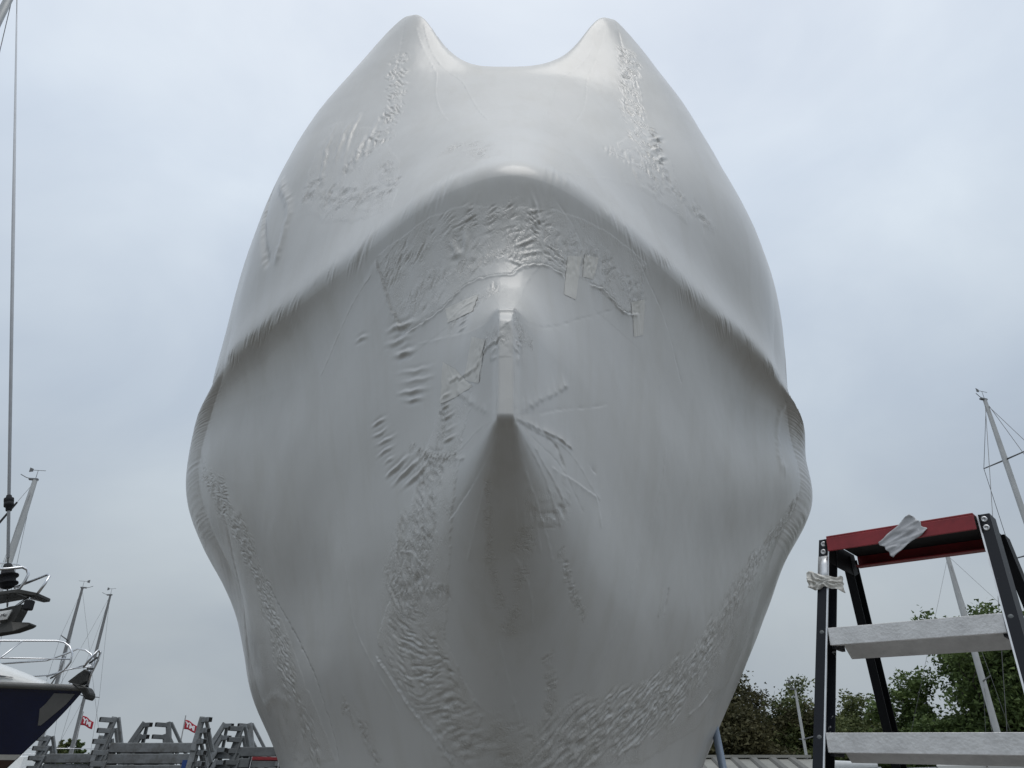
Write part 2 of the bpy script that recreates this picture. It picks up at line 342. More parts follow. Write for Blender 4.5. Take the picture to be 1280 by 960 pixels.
RIDGE=[
 ([(0.014,6.7),(0.045,6.98),(0.099,7.28),(0.126,7.3)],0.008,0.01),
 ([(0.014,6.67),(0.083,7.09),(0.111,6.8)],0.01,-0.008),
 ([(0.019,6.86),(0.058,7.65),(0.118,8.5)],0.015,0.01),
 ([(-0.009,6.75),(-0.047,7.46),(-0.086,8.17)],0.014,0.008),
 ([(0.052,6.63),(0.09,6.39),(0.118,6.12)],0.006,0.004),
 ([(0.029,6.31),(0.058,5.94),(0.086,5.48),(0.108,5.06)],0.006,0.005),
 ([(0.017,6.06),(0.042,5.56),(0.044,5.39)],0.006,0.003),
 ([(0.086,6.58),(0.139,6.67),(0.182,6.66),(0.211,6.09)],0.009,0.005),
 ([(0.162,7.24),(0.182,7.14)],0.01,-0.008),
 ([(0.024,5.06),(0.052,4.7),(0.07,4.39),(0.08,3.95)],0.007,0.005),
 ([(-0.001,3.2),(-0.001,2.6),(-0.002,2.13)],0.006,-0.007),
 ([(0.001,3.66),(0.03,3.09),(0.073,2.51)],0.008,0.005),
 ([(-0.03,4.25),(-0.014,4.2),(0.007,4.17)],0.0035,0.005),
 ([(-0.055,2.86),(-0.032,2.74),(-0.004,2.67),(0.027,2.71)],0.0035,0.006),
 ([(0.044,2.76),(0.062,2.82)],0.0035,0.005),
 ([(-0.017,2.35),(0.002,2.33),(0.027,2.35)],0.0035,0.005),
 ([(0.456,5.17),(0.464,4.55)],0.006,-0.008),
 ([(0.44,5.12),(0.446,4.52)],0.006,0.005),
 ([(0.525,3.11),(0.565,3.2),(0.594,3.23)],0.005,0.01),
 ([(0.737,2.86),(0.795,3.02),(0.844,3.25)],0.006,0.008),
 ([(0.409,2.27),(0.458,2.37),(0.504,2.42)],0.006,0.008),
 ([(0.284,2.39),(0.326,2.47),(0.351,2.61)],0.006,0.008),
 ([(-0.213,6.51),(-0.228,5.86),(-0.247,5.29)],0.006,0.007),
 ([(-0.224,5.68),(-0.2,5.59),(-0.175,5.26)],0.005,0.007),
 ([(-0.144,7.34),(-0.109,7.05),(-0.068,6.68)],0.005,0.007),
 ([(0.953,18.75),(0.742,18.16),(0.634,17.6),(0.543,16.92)],0.006,-0.006),
 ([(-0.926,18.74),(-0.744,18.36),(-0.586,17.83)],0.007,-0.005),
 ([(0.127,13.66),(0.292,14.99),(0.436,15.39)],0.005,0.003),
 ([(0.532,15.69),(0.573,15.55),(0.604,15.46)],0.006,-0.006),
 ([(0.617,15.74),(0.65,15.59),(0.652,15.36)],0.006,-0.006),
 ([(-0.688,15.77),(-0.515,15.25),(-0.356,14.43)],0.005,0.003),
 ([(-0.963,16.67),(-0.88,15.91),(-0.813,15.25)],0.03,-0.02),
 ([(-0.871,16.51),(-0.754,15.77),(-0.774,15.12)],0.03,0.012),
 ([(-0.719,19.04),(-0.54,18.9),(-0.413,18.84)],0.02,-0.005),
 ([(0.011,8.7),(0.032,8.91)],0.006,0.008),
 ([(0.004,8.48),(0.011,8.18),(0.022,8.09)],0.01,0.012),
 ([(0.011,8.01),(0.022,8.03),(0.017,7.77)],0.012,0.014),
 ([(-0.002,8.01),(0.011,7.82)],0.008,-0.01),
 ([(1.023,11.75),(0.923,10.01),(0.871,8.56),(0.905,8.18)],0.04,0.006),
 ([(1.056,10.91),(1.061,9.38)],0.05,-0.005),
 ([(-1.012,9.03),(-0.884,6.82),(-0.981,5.09),(-1.022,3.71)],0.03,-0.005),
 ([(-0.966,2.96),(-0.826,3.12),(-0.762,3.0)],0.03,0.006),
 ([(-0.116,9.78),(-0.091,9.87),(-0.067,9.88)],0.005,0.004),
 ([(0.002,6.69),(-0.039,6.25),(-0.104,5.83)],0.006,-0.0026),
 ([(0.004,6.69),(-0.03,6.0),(-0.065,5.01)],0.006,0.0026),
 ([(0.006,6.69),(-0.019,5.87),(-0.032,4.57)],0.006,0.0026),
 ([(0.007,6.69),(0.024,5.97),(0.047,4.69)],0.006,-0.0026),
 ([(0.011,6.69),(0.045,6.12),(0.081,5.13)],0.006,0.0026),
 ([(0.014,6.69),(0.065,6.4),(0.116,5.67)],0.006,0.0026),
 ([(0.016,6.73),(0.085,6.81),(0.16,6.2)],0.006,-0.0026),
 ([(0.017,6.76),(0.108,7.19),(0.198,6.64)],0.006,0.0026),
 ([(-0.009,6.72),(-0.053,6.96),(-0.101,6.96)],0.006,0.0026),
 ([(0.021,6.86),(0.098,7.86),(0.213,8.7)],0.006,-0.0026),
 ([(-0.801,18.73),(-0.436,18.2),(-0.208,16.23)],0.006,0.0026),
 ([(-0.767,18.84),(-0.259,17.96),(-0.075,15.99)],0.006,0.0026),
 ([(0.806,18.69),(0.46,18.05),(0.221,16.29)],0.006,-0.0026),
 ([(0.778,18.75),(0.282,17.97),(0.093,16.03)],0.006,0.0026),
 ([(-0.072,12.46),(-0.091,11.57),(-0.132,11.05)],0.006,0.0026),
 ([(0.103,12.49),(0.164,11.9),(0.19,11.34)],0.006,-0.0026),
 ([(-0.001,8.81),(-0.039,10.28),(-0.078,10.99)],0.006,0.0026),
 ([(0.009,8.82),(0.042,10.29),(0.098,11.08)],0.006,0.0026),
 ([(0.03,8.78),(0.147,9.96),(0.262,10.81)],0.006,-0.0026),
 ([(-0.029,8.78),(-0.111,9.41),(-0.188,9.75)],0.006,0.0026),
 ([(-0.277,12.36),(-0.413,11.62),(-0.487,10.3)],0.006,0.0026),
 ([(0.336,12.62),(0.43,11.38),(0.463,10.05)],0.006,-0.0026),
 ([(-0.395,6.98),(-0.394,4.72),(-0.27,2.67)],0.006,0.0026),
 ([(0.371,8.36),(0.335,5.69),(0.274,3.11)],0.006,0.0026),
]
RIPPLE=[
 ([((-0.266,10.41),(-0.206,10.28)),((-0.261,10.13),(-0.201,10.0)),((-0.246,9.84),(-0.203,9.71))],0.012,0.012),
 ([((-0.224,9.37),(-0.154,9.09)),((-0.218,9.16),(-0.15,8.89)),((-0.21,8.95),(-0.15,8.71)),((-0.196,8.73),(-0.159,8.59))],0.009,0.008),
 ([((-0.277,8.59),(-0.247,8.61)),((-0.275,8.36),(-0.242,8.39)),((-0.27,8.17),(-0.229,8.18)),((-0.261,7.92),(-0.224,7.98)),((-0.252,7.69),(-0.228,7.73)),((-0.241,7.45),(-0.221,7.49))],0.008,0.006),
 ([((-0.221,7.2),(-0.164,7.43)),((-0.205,6.99),(-0.152,7.15)),((-0.233,7.45),(-0.185,7.63))],0.01,0.008),
 ([((-0.122,8.29),(-0.103,8.25)),((-0.116,8.06),(-0.099,8.01)),((-0.118,7.89),(-0.091,7.79)),((-0.118,7.63),(-0.085,7.51)),((-0.114,7.42),(-0.088,7.32))],0.007,0.006),
 ([((-0.64,16.04),(-0.708,17.08)),((-0.601,16.07),(-0.634,16.81)),((-0.55,15.83),(-0.603,16.98)),((-0.52,16.05),(-0.529,16.57)),((-0.478,15.78),(-0.504,16.77))],0.015,0.012),
 ([((-0.588,15.25),(-0.561,15.35)),((-0.481,15.06),(-0.453,15.23))],0.012,0.006),
 ([((0.497,16.39),(0.571,16.63)),((0.487,16.18),(0.545,16.38)),((0.479,15.98),(0.529,16.17))],0.014,0.014),
 ([((-0.366,10.64),(-0.33,10.57))],0.01,0.006),
 ([((-0.096,9.54),(-0.08,9.53)),((-0.091,9.38),(-0.075,9.35))],0.006,0.007),
 ([((-0.134,11.23),(-0.106,11.14)),((-0.136,11.58),(-0.111,11.16)),((-0.099,11.11),(-0.096,11.49))],0.014,0.008),
 ([((0.007,11.03),(0.052,11.28)),((0.016,10.85),(0.065,11.04)),((0.007,10.74),(0.042,10.59))],0.008,0.009),
 ([((0.044,11.9),(0.067,12.01)),((0.047,11.62),(0.081,11.9)),((0.058,12.21),(0.073,11.61))],0.008,0.008),
]
STEP=[
 ([(-0.224,10.12),(-0.155,10.11),(-0.118,10.22),(-0.08,10.4),(-0.001,10.39),(0.034,10.65),(0.096,10.81),(0.126,10.74)],0.005,0.05),
 ([(0.193,10.95),(0.231,11.03),(0.259,10.94),(0.287,10.86),(0.335,11.05)],0.006,0.05),
 ([(-0.349,12.32),(-0.277,10.97),(-0.231,10.24)],0.004,0.08),
 ([(-0.006,8.07),(-0.035,8.29),(-0.048,8.18),(-0.103,8.46)],0.003,0.03),
 ([(0.376,12.46),(0.343,11.21)],0.003,0.08),
 ([(-0.78,7.07),(-0.765,5.48),(-0.566,3.24),(-0.542,2.22)],-0.003,0.1),
 ([(-0.323,3.7),(-0.238,2.86),(-0.113,2.16)],0.004,0.08),
]
TAPES=[
 [(0.136,11.24),(0.173,11.41),(0.15,10.4),(0.122,10.36)],
 [(0.313,11.18),(0.364,11.51),(0.343,10.64),(0.313,10.47)],
 [(-0.126,10.09),(-0.057,10.01),(-0.068,9.63),(-0.118,9.75)],
 [(-0.062,8.93),(-0.034,8.5),(-0.044,7.84),(-0.072,8.23)],
 [(-0.121,8.99),(-0.091,8.6),(-0.055,7.92),(-0.122,8.21)],
 [(0.182,11.5),(0.223,11.65),(0.203,11.09),(0.172,10.99)],
]
PANELS=[
 [(-0.349,12.38),(-0.272,10.91),(-0.224,10.16),(-0.121,10.22),(-0.08,10.4),(-0.001,10.41),(0.096,10.82),(0.201,10.99),(0.274,10.82),(0.341,11.11),(0.384,12.52),(0.259,12.49),(0.004,11.9),(-0.188,12.37)],
 [(-0.92,7.03),(-0.79,6.86),(-0.741,4.77),(-0.561,2.22),(-1.071,2.16),(-1.05,3.07),(-1.071,4.52)],
 [(-0.104,8.59),(-0.055,7.96),(-0.076,6.97),(-0.108,5.12),(-0.124,3.75),(-0.04,2.6),(-0.09,2.16),(-0.256,3.11),(-0.318,4.0),(-0.216,5.47),(-0.172,7.01)],
 [(0.045,2.16),(0.238,2.66),(0.461,3.08),(0.629,3.81),(0.788,5.04),(0.93,6.73),(1.015,5.39),(0.999,3.46),(0.821,2.67),(0.527,2.19)],
 [(-0.706,15.78),(-0.323,14.11),(-0.339,15.57),(-0.483,16.57),(-0.721,17.06)],
 [(0.859,18.57),(0.52,16.88),(0.583,15.27),(0.405,15.28),(0.346,15.99)],
]

# ------------------------------------------------------------------ shrink-wrapped boat
# Each row of ROWS runs round the boat at one level, keel to roof: centre xyz, port xyz, starboard xyz,
# plan exponent, bluntness, sheer exponent, peak shape, stem-strip width factor.
def pchip(xk, yk, x):
    xk = np.asarray(xk, float); yk = np.asarray(yk, float)
    h = np.diff(xk); d = np.diff(yk) / h
    m = np.zeros_like(yk)
    for i in range(1, len(yk) - 1):
        if d[i - 1] * d[i] > 0:
            w1 = 2 * h[i] + h[i - 1]; w2 = h[i] + 2 * h[i - 1]
            m[i] = (w1 + w2) / (w1 / d[i - 1] + w2 / d[i])
    m[0] = d[0]; m[-1] = d[-1]
    i = np.clip(np.searchsorted(xk, x) - 1, 0, len(h) - 1)
    t = (x - xk[i]) / h[i]
    return (yk[i] * (1 + 2 * t) * (1 - t) ** 2 + m[i] * h[i] * t * (1 - t) ** 2
            + yk[i + 1] * t * t * (3 - 2 * t) + m[i + 1] * h[i] * t * t * (t - 1))
ROWT = np.array(ROWS)
def sstep(t): t = np.clip(t, 0, 1); return t * t * (3 - 2 * t)
def smooth_table(T):
    vk = np.arange(len(T)); vf = np.linspace(0, len(T) - 1, (len(T) - 1) * 20 + 1)
    raw = np.stack([pchip(vk, T[:, j], vf) for j in range(T.shape[1])], 1)
    sg = np.interp(vf, [0, 1, 2.2, 4, 10.5, 12, 12.8, 13.4, 14.2, 17, 18.6, 19, 21], [.1, .3, .6, 1.0, 1.0, .7, .52, .48, .45, .5, .12, .02, .02])
    W_ = np.exp(-.5 * ((vf[:, None] - vf[None, :]) / sg[:, None]) ** 2); W_ /= W_.sum(1, keepdims=True)
    return vf, W_ @ raw
VF, PT = smooth_table(ROWT)
def surface(u, v):
    A = [np.interp(v, VF, PT[:, j]) for j in range(ROWT.shape[1])]
    cx, cy, cz = A[0:3]; p, a, q, k, st = A[9:14]
    left = u < 0
    sx = np.where(left, A[3], A[6]); sy = np.where(left, A[4], A[7]); sz = np.where(left, A[5], A[8])
    U = np.abs(u); uf = np.minimum(U, 1); us = .016 * st
    ue = np.clip((uf - us) / (1 - us), 0, 1)
    dl = .15 * (1 - st) ** 2 + .002; ue = (np.sqrt(ue * ue + dl * dl) - dl) / (np.sqrt(1 + dl * dl) - dl)
    def tf(e): return a * (np.power(e + .2, p) - np.power(.2, p)) / (np.power(1.2, p) - np.power(.2, p)) + (1 - a) * np.power(e, 8)
    def zf(e): return (1 - k) * np.power(e + 1e-9, q) + k / (1 + np.power((1.0005 - np.minimum(1, e * 1.10)) / (np.minimum(1, e * 1.10) + 1e-4) * 1.8, 1.6))
    x = cx + (sx - cx) * uf; y = cy + (sy - cy) * tf(ue); z = cz + (sz - cz) * zf(ue)
    # film stretched forward over the stemhead fitting
    dxs = np.maximum(0, np.abs(x + .02) - .023) / .52
    dzs = np.where(z > 3.06, (z - 3.06) / .85, np.where(z < 2.65, (2.65 - z) / .75, 0))
    rr = np.sqrt(dxs ** 2 + dzs ** 2 + .0016) - .04
    gt = np.exp(-1.45 * np.power(rr + 1e-9, .88)) * sstep(1 - (rr - 1.2) / 2.6)
    y = y - (.25 + .78 / (1 + np.exp((z - 3.35) / .38))) * gt * (U < 1) - .022 * sstep((.027 - np.abs(x + .02)) / .005) * sstep((z - 2.628) / .03) * sstep((3.055 - z) / .06)
    w = np.clip(U - 1, 0, 1); e = 1e-3; one = np.ones_like(u)
    ty = (sy - cy) * (1 - tf(one - e)) / e; tz = (sz - cz) * (1 - zf(one - e)) / e; tx = sx - cx
    xa = sx * 1.10; ya = np.maximum(sy + 2.6, 6.8)
    h00 = (1 + 2 * w) * (1 - w) ** 2; h10 = w * (1 - w) ** 2; h01 = w * w * (3 - 2 * w); h11 = w * w * (w - 1)
    xx = h00 * sx + h10 * tx + h01 * xa; yy = h00 * sy + h10 * ty + h01 * ya + h11 * 3.; zz = h00 * sz + h10 * tz * .6 + h01 * sz
    w2 = np.clip(U - 2, 0, 1)
    xx = np.where(U > 2, xa * (1 - .12 * w2 * w2), xx); yy = np.where(U > 2, ya + (12 - ya) * w2, yy); zz = np.where(U > 2, sz, zz)
    return np.stack([np.where(U > 1, xx, x), np.where(U > 1, yy, y), np.where(U > 1, zz, z)], -1)

def hash2(ix, iy, seed):
    n = (ix * 374761393 + iy * 668265263 + seed * 1442695041) & 0xffffffff
    n = ((n ^ (n >> 13)) * 1274126177) & 0xffffffff
    return ((n ^ (n >> 16)) & 0xffff) / 65535.0
def noise2(x, y, seed=0):
    """gradient noise, about -0.7..0.7"""
    ix = np.floor(x).astype(np.int64); iy = np.floor(y).astype(np.int64)
    fx = x - ix; fy = y - iy
    ux = fx ** 3 * (fx * (fx * 6 - 15) + 10); uy = fy ** 3 * (fy * (fy * 6 - 15) + 10)
    def g(dx, dy):
        a = hash2(ix + dx, iy + dy, seed) * 2 * np.pi
        return np.cos(a) * (fx - dx) + np.sin(a) * (fy - dy)
    return (g(0, 0) * (1 - ux) + g(1, 0) * ux) * (1 - uy) + (g(0, 1) * (1 - ux) + g(1, 1) * ux) * uy

def film_grid():
    aft = np.concatenate([np.linspace(1.004, 1.25, 50), np.linspace(1.28, 2, 18), np.linspace(2.15, 3, 7)])
    fr = np.linspace(-1, 1, 901)
    fr = np.sort(np.concatenate([fr[np.abs(fr) > .03], np.linspace(-.03, .03, 37)]))
    u = np.concatenate([-aft[::-1], fr, aft])
    v = [0.0]
    for i, n in enumerate(NSEG):
        if i == len(ROWT) - 1: break
        nn = max(6, int(n * DENS)) if 2 <= i <= 19 else 10
        v += list(i + np.linspace(0, 1, nn + 1)[1:])
    return u, np.array(v)
DENS = 1.0
gu, gv = film_grid()
UU, VV = np.meshgrid(gu, gv)
PP = surface(UU, VV)
def normals(P):
    du = np.gradient(P, axis=1); dv = np.gradient(P, axis=0)
    n = np.cross(du, dv); n /= np.linalg.norm(n, axis=-1, keepdims=True) + 1e-12
    return n
NN = normals(PP)
NN[:, :] *= np.where(NN[len(gv) // 2, len(gu) // 2, 1] > 0, -1, 1)   # outwards: towards the bow
HH = np.zeros(UU.shape); CK = np.zeros(UU.shape)
Pf = PP.reshape(-1, 3); Nf = NN.reshape(-1, 3); Hf = HH.reshape(-1); Cf = CK.reshape(-1)
frontm = (np.abs(UU.reshape(-1)) < 1.2) & (VV.reshape(-1) > 1.4) & (VV.reshape(-1) < 19.7)

def curve_pts(poly, step=0.012):
    uv = np.array(poly, float)
    k = np.arange(len(uv)); t = np.linspace(0, len(uv) - 1, 24 * (len(uv) - 1) + 1)
    if len(uv) > 2:
        uu = pchip(k, uv[:, 0], t); vv = pchip(k, uv[:, 1], t)
    else:
        uu = np.interp(t, k, uv[:, 0]); vv = np.interp(t, k, uv[:, 1])
    P = surface(uu, vv)
    s = np.concatenate([[0], np.cumsum(np.linalg.norm(np.diff(P, axis=0), axis=1))])
    return P, s
def near(poly, reach):
    """film vertices within reach of a line on the film: index, along, signed across, total length"""
    C, s = curve_pts(poly)
    lo = C.min(0) - reach; hi = C.max(0) + reach
    idx = np.nonzero(frontm & np.all((Pf > lo) & (Pf < hi), axis=1))[0]
    if len(idx) == 0: return idx, None, None, s[-1]
    Q = Pf[idx]; best = np.full(len(idx), 1e9); bi = np.zeros(len(idx), int)
    for j in range(len(C)):
        d = ((Q - C[j]) ** 2).sum(1); m = d < best; best[m] = d[m]; bi[m] = j
    T = np.gradient(C, axis=0); T /= np.linalg.norm(T, axis=1, keepdims=True) + 1e-9
    D = Q - C[bi]
    al = s[bi] + (D * T[bi]).sum(1)
    side = np.cross(Nf[idx], T[bi])
    ac = (D * side).sum(1)
    return idx, al, ac, s[-1]
def crinkle(poly, W_, lam, amp, ang, stretch, seed):
    lam *= .55; stretch *= 2.0; W_ *= 1.25
    idx, al, ac, Ltot = near(poly, W_ * 2.0)
    if len(idx) == 0: return
    end = sstep((al + W_ * .7) / (W_ * .8)) * sstep((Ltot + W_ * .7 - al) / (W_ * .8))
    wv = W_ * (0.85 + 0.7 * noise2(al / (W_ * 1.1), np.full_like(al, seed * .37), seed + 3))
    msk = sstep((wv - np.abs(ac)) / (W_ * .45)) * end
    c, s_ = math.cos(math.radians(ang)), math.sin(math.radians(ang))
    wob = noise2(al / .09, ac / .09, seed + 11) * .03
    a = al * c + ac * s_ + wob; b = -al * s_ + ac * c + wob * .7
    n1 = noise2(a / (lam * stretch), b / lam, seed)
    n2 = noise2(a / (lam * stretch * .55) + 9, b / (lam * .55) + 4, seed + 1)
    n3 = noise2(al / (lam * 2.6), ac / (lam * 2.6), seed + 2)
    rid = 1 - np.abs(n1) * 3.2
    gate = sstep((noise2(al / .08, ac / .08, seed + 5) + .34) / .42)
    h = amp * (n1 * 2.2 + (np.clip(rid, -.6, 1) - .25) * .55 + n2 * .55) * (.10 + .90 * gate) + amp * .7 * n3
    near_bar = 1 - .65 * (1 - sstep((np.abs(Pf[idx, 0] + .02) - .03) / .12)) * sstep((3.25 - Pf[idx, 2]) / .15)
    Hf[idx] += h * .60 * msk * near_bar * (1 + .25 * sstep((Pf[idx, 2] - 4.2) / .5))
    wide = sstep((wv * 1.25 - np.abs(ac)) / (W_ * .9)) * end * (.35 + .65 * gate)
    Cf[idx] = np.maximum(Cf[idx], wide)
def ridge(poly, w, h, seed):
    idx, al, ac, Ltot = near(poly, w * 6)
    if len(idx) == 0: return
    end = sstep((al + w) / (w * 3)) * sstep((Ltot + w - al) / (w * 3))
    wob = noise2(al / .04, al * 0 + seed, seed) * w * .8
    mod = np.clip(.62 + 1.1 * noise2(al / .045, al * 0 + 3.3, seed + 9), .08, 1.4)
    n = (ac - wob) * (1 if seed % 2 else -1)
    if w < .02:                       # crease: steep on one side, soft on the other
        prof_ = np.where(n > 0, np.exp(-n / (w * 1.5)), np.exp(-(n / (w * .55)) ** 2))
        Hf[idx] += h * .7 * prof_ * end * mod * (.4 + .6 * sstep((np.abs(Pf[idx, 0] + .02) - .03) / .10))
    else:
        Hf[idx] += h * np.exp(-(n / w) ** 2) * end * (.7 + .3 * mod)
def step(poly, h, dec, seed):
    idx, al, ac, Ltot = near(poly, dec * 2.2)
    if len(idx) == 0: return
    end = sstep((al + .01) / .04) * sstep((Ltot + .01 - al) / .04)
    wob = noise2(al / .035, al * 0 + seed, seed) * .016 + noise2(al / .011, al * 0, seed + 4) * .005
    n = ac - wob
    sg = -1.0
    n = n * sg
    lift = np.where(n > 0, np.exp(-n / dec) + .9 * np.exp(-((n - .006) / .006) ** 2) * (.3 + 1.2 * np.clip(noise2(al / .05, al * 0, seed + 8) + .2, 0, 1)), 0)
    groove = -.5 * np.exp(-((n + .004) / .004) ** 2)
    Hf[idx] += (h * lift + abs(h) * groove) * end
for i, c in enumerate(CRINKLE): crinkle(*c, seed=101 + i * 17)
for i, c in enumerate(RIDGE): ridge(*c, seed=501 + i * 7)
for i, (Ls, w, h) in enumerate(RIPPLE):
    for j, (p0, p1) in enumerate(Ls):
        idx, al, ac, Lt = near([p0, p1], max(w * 4, .05))
        if len(idx) == 0: continue
        jr = random.Random(i * 31 + j); hs = jr.uniform(.45, 1.15); ac = ac + w * 1.2 * noise2(al / .09, al * 0 + j, 700 + i) + jr.uniform(-.5, .5) * w; al = al + jr.uniform(-.2, .2) * Lt
        env = hs * np.exp(-(((al - Lt / 2) / (Lt * .42)) ** 2) * 1.0)
        Hf[idx] += (.6 if Pf[idx, 2].mean() > 4.2 else .85) * h * (np.exp(-(ac / w) ** 2) - .45 * np.exp(-((np.abs(ac) - w * 1.7) / w) ** 2)) * env
for i, c in enumerate(STEP): step(*c, seed=801 + i * 7)
# pleats where the film is shrunk over the pulpit rail and round the topsides
uf_, vf_ = UU.reshape(-1), VV.reshape(-1)
arc_u = np.interp(gu, gu, np.concatenate([[0], np.cumsum(np.linalg.norm(np.diff(surface(gu, np.full_like(gu, 13.)), axis=0), axis=1))]))
ARC = np.tile(arc_u, len(gv))
slant = (vf_ - 13.) * .05 * np.sign(uf_) * np.minimum(1, np.abs(uf_) * 3)
pm = np.exp(-((vf_ - 13.05) / .5) ** 2) * (np.abs(uf_) < 1.2)
ARC2 = ARC + slant + .05 * noise2(ARC / .16, vf_ * .3, 65)
pl_ = 1 - np.abs(noise2(ARC2 / .036, vf_ * .8, 61)) * 3.0
pl2 = noise2(ARC2 / .018, vf_ * 1.2, 62)
pg = sstep((noise2(ARC / .19, vf_ * .9, 63) + .22) / .5) * (.35 + .65 * np.minimum(1, np.abs(uf_) * 1.8))
Hf += pm * pg * (pl_ * .0050 + pl2 * .0035)
arc_v = np.concatenate([[0], np.cumsum(np.linalg.norm(np.diff(surface(np.full_like(gv, -1.), gv), axis=0), axis=1))])
ARV = np.repeat(arc_v, len(gu))
sm_ = sstep((np.abs(uf_) - .965) / .06) * sstep((1.2 - np.abs(uf_)) / .1) * sstep((vf_ - 5.8) / .8) * sstep((12.4 - vf_) / 1.5)
Hf += sm_ * (1 - np.abs(noise2(ARV / .045 + uf_ * 1.5, uf_ * 3., 71)) * 3) * .0020
# slack, low waves in the whole film
Hf += frontm * (noise2(Pf[:, 0] / .55 + 3, Pf[:, 2] / .8 + Pf[:, 1] * .6, 81) * .016 + noise2(Pf[:, 0] / .2, Pf[:, 2] / .34 + Pf[:, 1], 82) * .0035)
Hf += frontm * (noise2(Pf[:, 0] / .05, Pf[:, 2] / .09 + Pf[:, 1] / .2, 83) * .0006)
DP = (Pf + Nf * Hf[:, None]).reshape(PP.shape)
DP[..., 2] = np.maximum(DP[..., 2], .45)

def film_material():
    m = bpy.data.materials.new('white_shrink_film'); m.use_nodes = True
    t = m.node_tree; b = t.nodes['Principled BSDF']
    tcn = t.nodes.new('ShaderNodeTexCoord')
    at_ = t.nodes.new('ShaderNodeAttribute'); at_.attribute_name = 'crinkled'
    n = t.nodes.new('ShaderNodeTexNoise'); n.inputs['Scale'].default_value = 2.2; n.inputs['Detail'].default_value = 6
    t.links.new(tcn.outputs['Object'], n.inputs['Vector'])
    r = t.nodes.new('ShaderNodeValToRGB'); t.links.new(n.outputs[0], r.inputs[0])
    r.color_ramp.elements[0].position = .3; r.color_ramp.elements[1].position = .7
    r.color_ramp.elements[0].color = (*FILM_A, 1); r.color_ramp.elements[1].color = (*FILM_B, 1)
    a2_ = t.nodes.new('ShaderNodeAttribute'); a2_.attribute_name = 'doubled'
    ml = t.nodes.new('ShaderNodeMix'); ml.data_type = 'RGBA'; ml.inputs[7].default_value = (*FILM_D, 1)
    t.links.new(a2_.outputs['Fac'], ml.inputs[0]); t.links.new(r.outputs[0], ml.inputs[6])
    mc = t.nodes.new('ShaderNodeMix'); mc.data_type = 'RGBA'; mc.inputs[7].default_value = (*FILM_C, 1)
    t.links.new(at_.outputs['Fac'], mc.inputs[0]); t.links.new(ml.outputs[2], mc.inputs[6])
    t.links.new(mc.outputs[2], b.inputs['Base Color'])
    b.inputs['Coat Weight'].default_value = .55; b.inputs['Coat Roughness'].default_value = .2
    mpd = t.nodes.new('ShaderNodeMapping'); mpd.inputs['Scale'].default_value = (7, 7, .9); t.links.new(tcn.outputs['Object'], mpd.inputs[0])
    nd = t.nodes.new('ShaderNodeTexNoise'); nd.inputs['Scale'].default_value = 1.0; nd.inputs['Detail'].default_value = 7; nd.inputs['Roughness'].default_value = .62
    t.links.new(mpd.outputs[0], nd.inputs['Vector'])
    rd = t.nodes.new('ShaderNodeValToRGB'); rd.color_ramp.elements[0].position = .36; rd.color_ramp.elements[1].position = .52
    rd.color_ramp.elements[0].color = (.955, .95, .935, 1); rd.color_ramp.elements[1].color = (1, 1, 1, 1); t.links.new(nd.outputs[0], rd.inputs[0])
    md = t.nodes.new('ShaderNodeMix'); md.data_type = 'RGBA'; md.blend_type = 'MULTIPLY'; md.inputs[0].default_value = 1.0
    t.links.new(mc.outputs[2], md.inputs[6]); t.links.new(rd.outputs[0], md.inputs[7]); t.links.new(md.outputs[2], b.inputs['Base Color'])
    rr = t.nodes.new('ShaderNodeMapRange'); rr.inputs[3].default_value = .48; rr.inputs[4].default_value = .27
    t.links.new(at_.outputs['Fac'], rr.inputs[0]); t.links.new(rr.outputs[0], b.inputs['Roughness'])
    mpn = t.nodes.new('ShaderNodeMapping'); mpn.inputs['Rotation'].default_value = (0, .6, .3); mpn.inputs['Scale'].default_value = (1, 1, .55)
    t.links.new(tcn.outputs['Object'], mpn.inputs[0])
    n2 = t.nodes.new('ShaderNodeTexNoise'); n2.inputs['Scale'].default_value = 62; n2.inputs['Detail'].default_value = 3; n2.inputs['Distortion'].default_value = 1.1
    t.links.new(mpn.outputs[0], n2.inputs['Vector'])
    ab = t.nodes.new('ShaderNodeMath'); ab.operation = 'SUBTRACT'; ab.inputs[1].default_value = .5; t.links.new(n2.outputs[0], ab.inputs[0])
    ab2 = t.nodes.new('ShaderNodeMath'); ab2.operation = 'ABSOLUTE'; t.links.new(ab.outputs[0], ab2.inputs[0])
    ms = t.nodes.new('ShaderNodeMapRange'); ms.inputs[3].default_value = .015; ms.inputs[4].default_value = .6
    t.links.new(at_.outputs['Fac'], ms.inputs[0])
    bp = t.nodes.new('ShaderNodeBump'); bp.inputs['Distance'].default_value = .013; bp.invert = True
    t.links.new(ms.outputs[0], bp.inputs['Strength']); t.links.new(ab2.outputs[0], bp.inputs['Height'])
    t.links.new(bp.outputs[0], b.inputs['Normal']); t.links.new(bp.outputs[0], b.inputs['Coat Normal'])
    b.inputs['Specular IOR Level'].default_value = .5
    return m
FILM_D = (0.609, 0.605, 0.590)
FILM_A, FILM_B, FILM_C = (0.499, 0.499, 0.487), (0.542, 0.542, 0.530), (0.499, 0.494, 0.475)
M['film'] = film_material()

